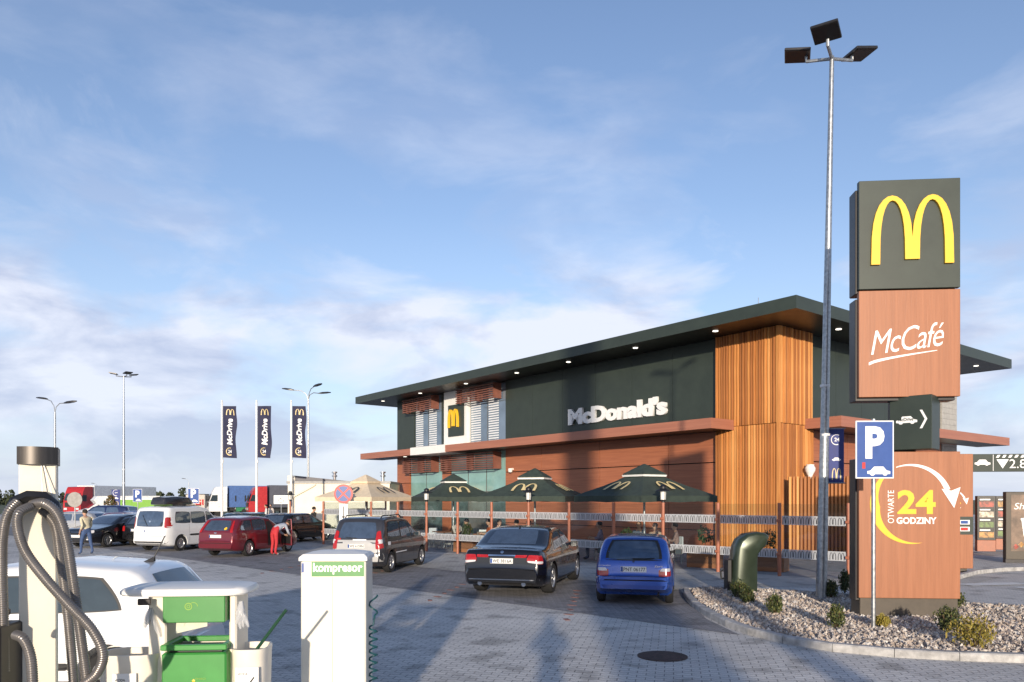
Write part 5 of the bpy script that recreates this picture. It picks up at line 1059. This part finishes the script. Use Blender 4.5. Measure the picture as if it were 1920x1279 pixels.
# ------------------------------------------------------------------ road signs far
def small_sign(px, Y, z0, z1, label, kind):
    t = thing('road_sign', label, 'road sign', (wpt(px, 0, Y).x, Y, 0), 0)
    MB().tube([(0, .03, 0), (0, .03, z1)], .032, 8).build('pole', steel, t, 40)
    if kind == 'P':
        b_ = MB().box(-.3, .3, -.02, 0, z0, z1, bev=.004).build('board', letter_w, t); MB().box(-.28, .28, -.024, -.02, z0 + .02, z1 - .02).build('face', blue_sign, b_)
        text_part('letter', 'P', letter_w, b_, T(-.14, -.0245, z0 + .30), .28, .45, extrude=.002, bold=.04); m_ = MB(); car_icon(m_, .34, .003, T(.06, -.0245, z0 + .06)); m_.build('car_pictogram', letter_w, b_)
    elif kind == 'W':
        b_ = MB().box(-.42, .42, -.02, 0, z0, z1, bev=.004).build('board', letter_w, t); m_ = MB(); arc_band(m_, -.02, z0 + .2, .10, .13, 60, 330, .002, T(0, -.0205, 0)); m_.tube([(0, -.021, z0 + .45), (0, -.021, z0 + .25), (.12, -.021, z0 + .24), (.18, -.021, z0 + .1)], .015, 5); m_.build('wheelchair_pictogram', ink, b_)
    elif kind == 'X':
        zc = (z0 + z1) / 2; b_ = MB().lathe([(.39, -.01), (.39, .01)], 32, T(0, 0, zc) @ Matrix.Rotation(R(90), 4, 'X')).build('disc', red_sign, t); MB().lathe([(.31, .011), (.31, .014)], 32, T(0, 0, zc) @ Matrix.Rotation(R(90), 4, 'X')).build('face', blue_sign, b_)
        for s_ in (45, -45): MB().box(-.32, .32, -.017 - .002 * (s_ > 0), -.0145, -.035, .035, T(0, 0, zc) @ Matrix.Rotation(R(s_), 4, 'Y')).build('bar', red_sign, b_)
        a_ = MB().box(-.17, .17, -.01, .005, z0 - .72, z0 - .02, bev=.004).build('arrow_plate', letter_w, t); m_ = MB(); poly_xz(m_, [(-.02, .62), (-.02, .22), (-.07, .22), (0, .06), (.07, .22), (.02, .22), (.02, .62)], .002, T(0, -.0105, z0 - .74)); m_.build('arrow', ink, a_)
    else:
        b_ = MB().lathe([(.40, -.01), (.40, .01)], 28, T(0, 0, (z0 + z1) / 2) @ Matrix.Rotation(R(90), 4, 'X')).build('disc', mat('sign_back_grey', (.32, .30, .28), .5), t)
small_sign(258, 50, 2.0, 2.85, 'small blue parking sign in front of the green hoarding', 'P'); small_sign(363, 40, 1.95, 2.75, 'small blue parking sign beside the white lorry cab', 'P')
small_sign(527, 44, 1.9, 2.4, 'white wheelchair bay sign near the service building', 'W'); small_sign(644, 31.0, 2.0, 2.78, 'round blue and red no stopping sign with arrow plate', 'X'); small_sign(140, 40, 1.75, 2.55, 'back of a round grey road sign near the campers', 'O')
# ------------------------------------------------------------------ lorries
def lorry(px, Y, head, cm, tm_, label, ttext=None):
    Y = Y * .82
    t = thing('lorry', label, 'lorry', (wpt(px, 0, Y).x, Y, 0), R(90) - head, 'parked lorries')      # origin at the cab front, +x forward
    prof = [(-2.3, .6), (0, .6), (0.02, 1.3), (-.05, 2.0), (-.45, 3.2), (-.75, 3.75), (-1.0, 3.85), (-2.3, 3.9)]
    rings = [[(x, y * k, z) for x, z in prof] for y, k in ((-1.22, 1), (-1.0, 1), (1.0, 1), (1.22, 1))]
    rings = [[(x - (.08 if abs(y) > 1.1 and x > -.9 else 0), y, z - (.05 if abs(y) > 1.1 and z > 3 else 0)) for x, z in prof] for y in (-1.24, -1.12, 1.12, 1.24)]
    cb_ = MB().loft(rings).build('cab', cm, t, 35, fix=True)
    MB().add([(.0, -1.05, 2.05), (0, 1.05, 2.05), (-.36, 1.0, 2.95), (-.36, -1.0, 2.95)], [(0, 1, 2, 3)], T(.02, 0, .0)).build('windscreen', glass_d, cb_)
    for s_ in (1, -1):
        MB().add([(-.2, s_ * 1.25, 1.95), (-1.15, s_ * 1.25, 1.95), (-1.15, s_ * 1.25, 2.75), (-.5, s_ * 1.25, 2.75)], [(0, 1, 2, 3)]).build('side_window', glass_d, cb_); MB().box(-.05, .1, s_ * 1.3, s_ * 1.5, 1.9, 2.7, bev=.03).build('mirror', black, cb_)
        MB().box(.0, .05, s_ * .6, s_ * 1.05, .85, 1.1).build('headlight', lens_w, cb_)
    MB().box(.01, .05, -.9, .9, 1.25, 1.8).build('grille', trim_m, cb_)
    MB().box(-16, -2.6, -1.25, 1.25, 1.15, 4.0, bev=.03).build('trailer', tm_, t); MB().box(-16, -1, -.45, .45, .7, 1.1).build('chassis', black, t)
    for x in (-1.3, -4.6, -12, -13.3, -14.6):
        for s_ in (1, -1): inst('wheel', lw, t, (x, s_ * 1.05, .5)).rotation_euler = (R(90), 0, 0)
    if ttext: text_part('lettering', ttext, red_sign, t, T(-5.8, -1.256, 1.9), 2.4, 1.1, extrude=.003, bold=.03)
lw = MB().lathe([(.25, -.15), (.48, -.15), (.5, -.1), (.5, .1), (.48, .15), (.25, .15)], 20).mesh('wheel', 40); lw.materials.append(tyre_m)
cw = mat('lorry_white', (.75, .75, .74), .4); cr = mat('lorry_red', (.42, .025, .03), .35); cg = mat('lorry_green', (.03, .20, .09), .35); tb = mat('curtain_blue', (.05, .12, .32), .6); td = mat('curtain_slate', (.07, .075, .10), .6); tw = mat('curtain_beige', (.55, .50, .44), .6)
hd = R(-116)
lorry(463, 118, hd, cr, td, 'red lorry cab with slate curtain trailer'); lorry(440, 124, hd, cg, td, 'green lorry cab standing beside the red one'); lorry(389, 122, hd, cw, tb, 'white lorry cab with blue trailer')
tr = thing('semi_trailer', 'beige semi-trailer with red letters parked beside the white lorry cab', 'trailer', (wpt(366, 0, 104).x, 104, 0), R(-12))
MB().box(-1.45, 1.45, 0, 9, .9, 2.85, bev=.03).build('box', tw, tr); MB().box(-1.48, 1.48, -.02, 9.02, 2.85, 2.93).build('roof_edge', black, tr); MB().box(-.5, .5, .3, 8.5, .5, .9).build('chassis', black, tr)
for x in (-1, 1):
    for y in (1.5, 2.8, 7): inst('wheel', lw, tr, (x, y, .5)).rotation_euler = (0, R(90), 0)
text_part('lettering', 'GI', red_sign, tr, T(-.1, -.006, 1.4), 1.4, .8, extrude=.003, bold=.03)
lorry(134, 118, R(-172), cr, cw, 'red lorry far off beyond the vacuum post')
# campers
def camper(px, Y, head, label):
    t = thing('camper_van', label, 'camper van', (wpt(px, 0, Y).x, Y, 0), R(90) - head, 'white campers')
    prof = [(-5.8, .45), (0, .45), (.05, .9), (-.7, 1.15), (-1.5, 1.75), (-1.2, 2.1), (-1.6, 2.55), (-5.8, 2.6)]
    b_ = MB().loft([[(x, y, z) for x, z in prof] for y in (-1.1, 1.1)]).build('body', cw, t, fix=True)
    for s_ in (1, -1):
        for x, w_ in ((-2.6, .8), (-4.4, 1.0)): MB().box(x - w_ / 2, x + w_ / 2, s_ * 1.1 - .01, s_ * 1.1 + .01, 1.5, 2.05).build('window', glass_d, t)
        for x in (-.9, -4.6): inst('wheel', lw, t, (x, s_ * .98, .36)).rotation_euler = (R(90), 0, 0)
    MB().add([(-.72, -.9, 1.18), (-.72, .9, 1.18), (-1.46, .85, 1.72), (-1.46, -.85, 1.72)], [(0, 1, 2, 3)], T(.02, 0, .01)).build('windscreen', glass_d, t)
for px, l in ((150, 'white camper van nearest the round sign back'), (172, 'white camper van in the middle of the row'), (192, 'white camper van next to the brown conifer')): camper(px, 86, R(-128), l)
# green hoarding
hg = thing('hoarding', 'long bright green hoarding with white top edge beyond the car park', 'hoarding', (-41.2, 78, 0), R(2))
for k in range(3): MB().box(k * 2.1, k * 2.1 + 2.09, -.05, .05, 0, 2.15).build('board', mat('lime_green_board', (.16, .36, .04), .6, var=.05), hg)
MB().box(-.02, 6.3, -.07, .07, 2.15, 2.3).build('top_edge', white, hg)
# ------------------------------------------------------------------ trees
leaf_f = [mat('forest_leaf', (.028, .042, .018), .8, var=.3, scale=2), mat('forest_leaf_b', (.05, .065, .025), .8, var=.3, scale=2)]
fw = MB(); r_ = random.Random(11)
for k in range(150):
    x = r_.uniform(-330, -135) if k < 110 else r_.uniform(-130, 330); y = 300 + r_.uniform(-15, 25); h = r_.uniform(4.0, 7.0) if k < 110 else r_.uniform(3, 5)
    for _ in range(70):
        a = r_.uniform(0, 6.28); q = r_.uniform(.3, 1); z = r_.uniform(.05, 1); wd = 2.6 * (1 - .55 * z)
        s_ = r_.uniform(.5, .9); fw.add([(-s_, 0, 0), (0, -s_ * .6, s_ * .3), (s_, 0, 0), (0, s_ * .6, s_ * .4)], [(0, 1, 2), (0, 2, 3)], T(x + math.cos(a) * q * wd, y + math.sin(a) * q * wd, z * h, r_.uniform(0, 6), r_.uniform(0, 6), 0), r_.choice((0, 1)))
tag(fw.build('far_wood', leaf_f), 'dark far off line of woodland on the horizon', 'trees', kind='stuff')
ct = thing('conifer', 'rusty brown narrow conifer in front of the green hoarding', 'tree', (wpt(208, 0, 52).x, 52, 0))
MB().tube([(0, 0, 0), (0, 0, 2.2)], [.06, .02], 7).build('trunk', mat('twig', (.10, .06, .035), .8), ct)
mb = MB(); r_ = random.Random(2)
for _ in range(900):
    z = r_.uniform(.25, 2.45); wd = .5 * (1 - ((z - .9) / 1.7) ** 2 if z > .9 else .8) + .05; a = r_.uniform(0, 6.28); q = r_.uniform(.4, 1) * wd; s_ = r_.uniform(.05, .1)
    mb.add([(-s_, 0, 0), (0, -s_ * .5, 0), (s_, 0, s_ * .6), (0, s_ * .5, 0)], [(0, 1, 2), (0, 2, 3)], T(q * math.cos(a), q * math.sin(a), z, r_.uniform(0, 6), r_.uniform(0, 6), 0), r_.choice((0, 1)))
mb.build('crown', [mat('rust_leaf', (.20, .12, .04), .8, var=.3), mat('olive_leaf', (.09, .085, .03), .8, var=.3)], ct)
lowp = MB(); leaves(lowp, 700, 1.6, .3, .22, .07, 3, .1); o = lowp.build('ground_cover', yl_m + bx_m[:0], None, loc=(wpt(158, 0, 40).x, 40.5, 0)); tag(o, 'low yellow planting at the foot of the round sign', 'plants', kind='stuff')
lowp = MB(); leaves(lowp, 900, 3.0, .25, .2, .07, 5, .1); o = lowp.build('ground_cover', bx_m, None, loc=(-12.0, 50.7, 0)); tag(o, 'low green planting along the white service building', 'plants', kind='stuff')
# ------------------------------------------------------------------ people
def person(label, loc, rz, pose='stand', shirt=(.5, .4, .3), legs=(.05, .07, .15), hair=(.02, .015, .01), group=None, shoes=(.05, .05, .05), scale=1.0, lean=0):
    t = thing('person', label, 'person', loc, rz, group); t.scale = (scale,) * 3
    V = {}; E = []
    def j(n, p, r, z): V[n] = (Vector(p), r, z)
    if pose == 'sit':
        j('pelvis', (0, 0, .52), .14, 't'); j('spine', (-.03, 0, .75), .13, 's'); j('chest', (-.02, 0, .95), .145, 's'); j('neck', (.0, 0, 1.08), .055, 'k'); j('head', (.03, 0, 1.17), .06, 'k')
        for s_, sd in (('l', 1), ('r', -1)):
            j('hip' + s_, (.05, .1 * sd, .5), .1, 't'); j('knee' + s_, (.46, .12 * sd, .5), .07, 't'); j('ank' + s_, (.44, .12 * sd, .09), .045, 't'); j('toe' + s_, (.6, .13 * sd, .04), .038, 'f')
            j('sho' + s_, (-.02, .19 * sd, 1.0), .065, 's'); j('elb' + s_, (.08, .25 * sd, .76), .05, 's'); j('wri' + s_, (.32, .15 * sd, .78), .035, 'k'); j('palm' + s_, (.40, .12 * sd, .79), .033, 'k')
    elif pose == 'bend':
        j('pelvis', (0, 0, .93), .15, 't'); j('spine', (.2, 0, 1.10), .14, 's'); j('chest', (.40, 0, 1.18), .15, 's'); j('neck', (.54, 0, 1.20), .055, 'k'); j('head', (.62, 0, 1.19), .06, 'k')
        for s_, sd in (('l', 1), ('r', -1)):
            j('hip' + s_, (0, .1 * sd, .88), .1, 't'); j('knee' + s_, (.03, .1 * sd, .48), .068, 't'); j('ank' + s_, (-.04, .1 * sd, .09), .048, 't'); j('toe' + s_, (.12, .12 * sd, .04), .04, 'f')
            j('sho' + s_, (.42, .18 * sd, 1.14), .065, 's'); j('elb' + s_, (.52, .22 * sd, .86), .048, 's'); j('wri' + s_, (.70, .15 * sd, .75), .035, 'k'); j('palm' + s_, (.77, .13 * sd, .73), .033, 'k')
    else:
        w_ = 1 if pose == 'walk' else 0
        j('pelvis', (0, 0, .94), .14, 't'); j('spine', (lean * .2, 0, 1.17), .13, 's'); j('chest', (lean * .35, 0, 1.36), .15, 's'); j('neck', (lean * .45, 0, 1.50), .055, 'k'); j('head', (lean * .5 + .02, 0, 1.58), .06, 'k')
        for s_, sd in (('l', 1), ('r', -1)):
            f = sd * w_
            j('hip' + s_, (0, .1 * sd, .9), .1, 't'); j('knee' + s_, (.14 * f + .03, .1 * sd, .5), .067, 't'); j('ank' + s_, (.22 * f - .03, .1 * sd, .09 + (.05 if f < 0 else 0)), .046, 't'); j('toe' + s_, (.22 * f + .12, .12 * sd, .04 + (.01 if f < 0 else 0)), .038, 'f')
            up = pose == 'photo'
            j('sho' + s_, (lean * .35, .19 * sd, 1.42), .065, 's'); j('elb' + s_, ((.22 if up else -.12 * f - .03), (.28 if up else .25) * sd, 1.22 if up else 1.14), .048, 's'); j('wri' + s_, ((.32 if up else .05 - .1 * f + .1 * w_), (.10 if up else .22) * sd, 1.48 if up else .92), .034, 'k'); j('palm' + s_, ((.33 if up else .09 - .1 * f + .1 * w_), (.07 if up else .215) * sd, 1.55 if up else .84), .032, 'k')
    for a, b in (('pelvis', 'spine'), ('spine', 'chest'), ('chest', 'neck'), ('neck', 'head')): E.append((a, b))
    for s_ in 'lr': E += [('pelvis', 'hip' + s_), ('hip' + s_, 'knee' + s_), ('knee' + s_, 'ank' + s_), ('ank' + s_, 'toe' + s_), ('chest', 'sho' + s_), ('sho' + s_, 'elb' + s_), ('elb' + s_, 'wri' + s_), ('wri' + s_, 'palm' + s_)]
    names = list(V); me = bpy.data.meshes.new('body'); me.from_pydata([V[n][0] for n in names], [(names.index(a), names.index(b)) for a, b in E], [])
    o = bpy.data.objects.new('tmp', me); C.objects.link(o); o.modifiers.new('s', 'SKIN'); o.modifiers.new('u', 'SUBSURF').levels = 1
    sv_ = me.skin_vertices[0].data
    for i, n in enumerate(names): r = V[n][1]; sv_[i].radius = (r, r); sv_[i].use_root = (n == 'pelvis')
    me2 = bpy.data.meshes.new_from_object(o.evaluated_get(bpy.context.evaluated_depsgraph_get())); bpy.data.objects.remove(o)
    idx = {'s': 0, 't': 1, 'k': 2, 'f': 3}; seg = [(V[a][0], V[b][0], V[a][2], V[b][2]) for a, b in E]
    mb = MB(); mb.v = [tuple(v.co) for v in me2.vertices]
    for p in me2.polygons:
        c_ = p.center; best = (9, 0)
        for a, b, za, zb in seg:
            d = b - a; u = max(0, min(1, (c_ - a).dot(d) / d.length_squared)); q = (c_ - (a + d * u)).length
            if q < best[0]: best = (q, idx[za if u < .55 else zb])
        mb.f.append(tuple(p.vertices)); mb.mi.append(best[1])
    # hands: a thumb and four fingers growing out of each palm
    for s_, sd in (('l', 1), ('r', -1)):
        p = V['palm' + s_][0]; d = (p - V['wri' + s_][0]).normalized(); side = d.cross(Vector((0, sd, .3))).normalized(); nrm = d.cross(side)
        for k in range(4):
            b0 = p + side * (.024 - .016 * k) ; ln = (.072, .08, .075, .058)[k]; mb.tube([b0, b0 + d * ln * .5 + nrm * .004, b0 + d * ln * .8 - nrm * sd * .015, b0 + d * ln * .95 - nrm * sd * .03], [.0095, .009, .008, .006], 6, mi=2)
        b0 = p + side * .03 - d * .03; mb.tube([b0, b0 + side * .028 + d * .02, b0 + side * .034 + d * .05], [.011, .01, .007], 6, mi=2)
    # head with face
    hc = V['head'][0] + (V['head'][0] - V['neck'][0]).normalized() * .07; ax = (V['head'][0] - V['neck'][0]).normalized()
    if pose == 'bend': M = Matrix.Translation(hc) @ Matrix.Rotation(R(65), 4, 'Y')
    else: M = Matrix.Translation(hc)
    prof = [(.001, -.125), (.045, -.115), (.062, -.08), (.072, -.03), (.078, .02), (.074, .07), (.052, .108), (.001, .125)]
    mb.lathe(prof, 14, M @ Matrix.Diagonal((1.2, 1, 1, 1)), 2, cap=False)
    mb.add([(.088, 0, .02), (.082, -.014, -.03), (.082, .014, -.03), (.112, 0, -.026)], [(0, 1, 3), (0, 3, 2), (1, 2, 3)], M, 2)
    for s_ in (1, -1): mb.add([(-.01, s_ * .075, .02), (.015, s_ * .077, .03), (.012, s_ * .076, -.03), (-.012, s_ * .09, .0)], [(0, 1, 3), (1, 2, 3), (0, 3, 2)], M, 2); mb.box(.083, .09, s_ * .03 - .012, s_ * .03 + .012, .008, .018, M, 3)
    mb.box(.078, .084, -.022, .022, -.068, -.060, M, 4)
    key = lambda nm, c_: mat('%s_%d_%d_%d' % (nm, c_[0] * 1000, c_[1] * 1000, c_[2] * 1000), c_, .8, var=.12, scale=14, bump=.1)
    body = mb.build('body', [key('shirt', shirt), key('trousers', legs), mat('skin', (.50, .29, .20), .55, var=.06), key('shoe', shoes), mat('lips', (.35, .13, .11), .5)], t, 60)
    hr = MB(); hr.lathe([(.084, .0), (.088, .05), (.080, .09), (.055, .122), (.001, .138)], 14, M @ T(-.014, 0, 0) @ Matrix.Rotation(R(-14), 4, 'Y') @ Matrix.Diagonal((1.2, 1.02, 1, 1))); hr.build('hair', key('hair', hair), t, 60)
    return t
person('man in pale yellow shirt and blue jeans walking past the black car', (wpt(162, 0, 29.7).x, 29.7, 0), R(150), 'walk', (.62, .55, .38), (.05, .09, .20), lean=.15)
person('person in red trousers and grey top bending at the open car door', (wpt(514, 0, 29.5).x, 29.5, 0), R(60), 'bend', (.40, .43, .50), (.50, .03, .04), (.06, .035, .02), shoes=(.6, .6, .6))
def fp(s_, off): q = FA + FD * s_ + Vector((.676, .737, 0)) * off; return (q.x, q.y)
diners = [(fp(12.3, 1.0), 200, (.55, .12, .03), 'diner in orange jacket behind the glass'), (fp(11.7, .9), 300, (.02, .025, .06), 'diner in navy jacket behind the glass'), (fp(11.0, 1.2), 140, (.60, .14, .11), 'diner in salmon red top behind the glass'), (fp(10.2, 1.0), 230, (.03, .025, .03), 'diner in dark coat near the middle parasol'), ((4.5, 26.9), 250, (.10, .13, .18), 'man in grey blue jacket under the largest parasol'), ((5.5, 25.5), 170, (.25, .16, .14), 'diner in brown top beside the man in grey blue'), (fp(7.1, 1.3), 180, (.28, .22, .30), 'diner in mauve top behind the glass'), (fp(13.6, 1.0), 150, (.10, .11, .09), 'diner in olive jacket behind the glass'), (fp(14.4, 1.2), 320, (.55, .5, .45), 'diner in pale top behind the glass'), ((-5.6, 36.2), 120, (.04, .04, .05), 'diner in black under the cream parasol'), (fp(4.7, 1.1), 240, (.5, .35, .25), 'diner in tan top behind the blue hatchback')]
for (x, y), a, col, l in diners:
    person(l, (x, y, .012), R(a), 'sit', col, (.04, .05, .09), (.03, .02, .012), 'people seated on the terrace')
    ch = thing('terrace_stool', 'dark stool under the ' + l.split(' behind')[0].split(' near')[0].split(' under')[0].split(' beside')[0], 'stool', (x, y, .012), R(a), 'terrace stools'); MB().box(-.19, .19, -.19, .19, .36, .40, bev=.01).build('seat', cmat, ch)
    for sx in (-1, 1):
        for sy in (-1, 1): MB().tube([(sx * .16, sy * .16, .36), (sx * .18, sy * .18, 0)], .014, 6).build('leg', steel, ch)
for k, (px, Y, col, l) in enumerate(((499, 60, (.6, .6, .6), 'far person in white top near the red lorry'), (508, 61, (.5, .45, .42), 'far person in beige top near the red lorry'), (185, 55, (.5, .2, .18), 'far person in pink top beside the campers'), (196, 55, (.03, .03, .03), 'far person in black beside the campers'), (588, 41, (.02, .02, .02), 'person in black by the lantern post next to the white building'))):
    person(l, (wpt(px, 0, Y).x, Y, 0), R(200 + 50 * k), 'stand', col)
# ------------------------------------------------------------------ the filling station side, behind the viewpoint (its shadows fall into view)
st_ = thing('step_platform', 'low steel step platform', 'platform', (-.02, -.55, 0)); MB().box(-.35, .35, -.3, .3, .46, .50, bev=.01).build('tread', steel, st_)
for sx in (-1, 1):
    for sy in (-1, 1): MB().tube([(sx * .3, sy * .25, .46), (sx * .34, sy * .28, 0)], .02, 6).build('leg', steel, st_)
person('person in dark jacket holding up a camera on the step platform', (-.02, -.6, .50), R(90), 'photo', (.05, .05, .06), (.05, .06, .1))
py_ = thing('price_pylon', 'tall filling station price pylon', 'sign', (1.0, -12, 0), R(0)); MB().box(-.8, .8, -.2, .2, .3, 18.5, bev=.03).build('body', white, py_); MB().box(-.6, .6, -.15, .15, 0, .3).build('plinth', concrete, py_); MB().box(-.82, .82, -.22, .22, 15.5, 18.0).build('logo_panel', green_st, py_)
for x, y, w_, h, l in ((3.3, -6.0, .46, 4.2, 'pale square pillar right of the price pylon'),):
    t = thing('pillar', l, 'pillar', (x, y, 0)); MB().box(-w_ / 2, w_ / 2, -.2, .2, 0.1, h, bev=.01).build('shaft', white, t); MB().box(-w_ / 2 - .08, w_ / 2 + .08, -.28, .28, 0, .1).build('foot', concrete, t)
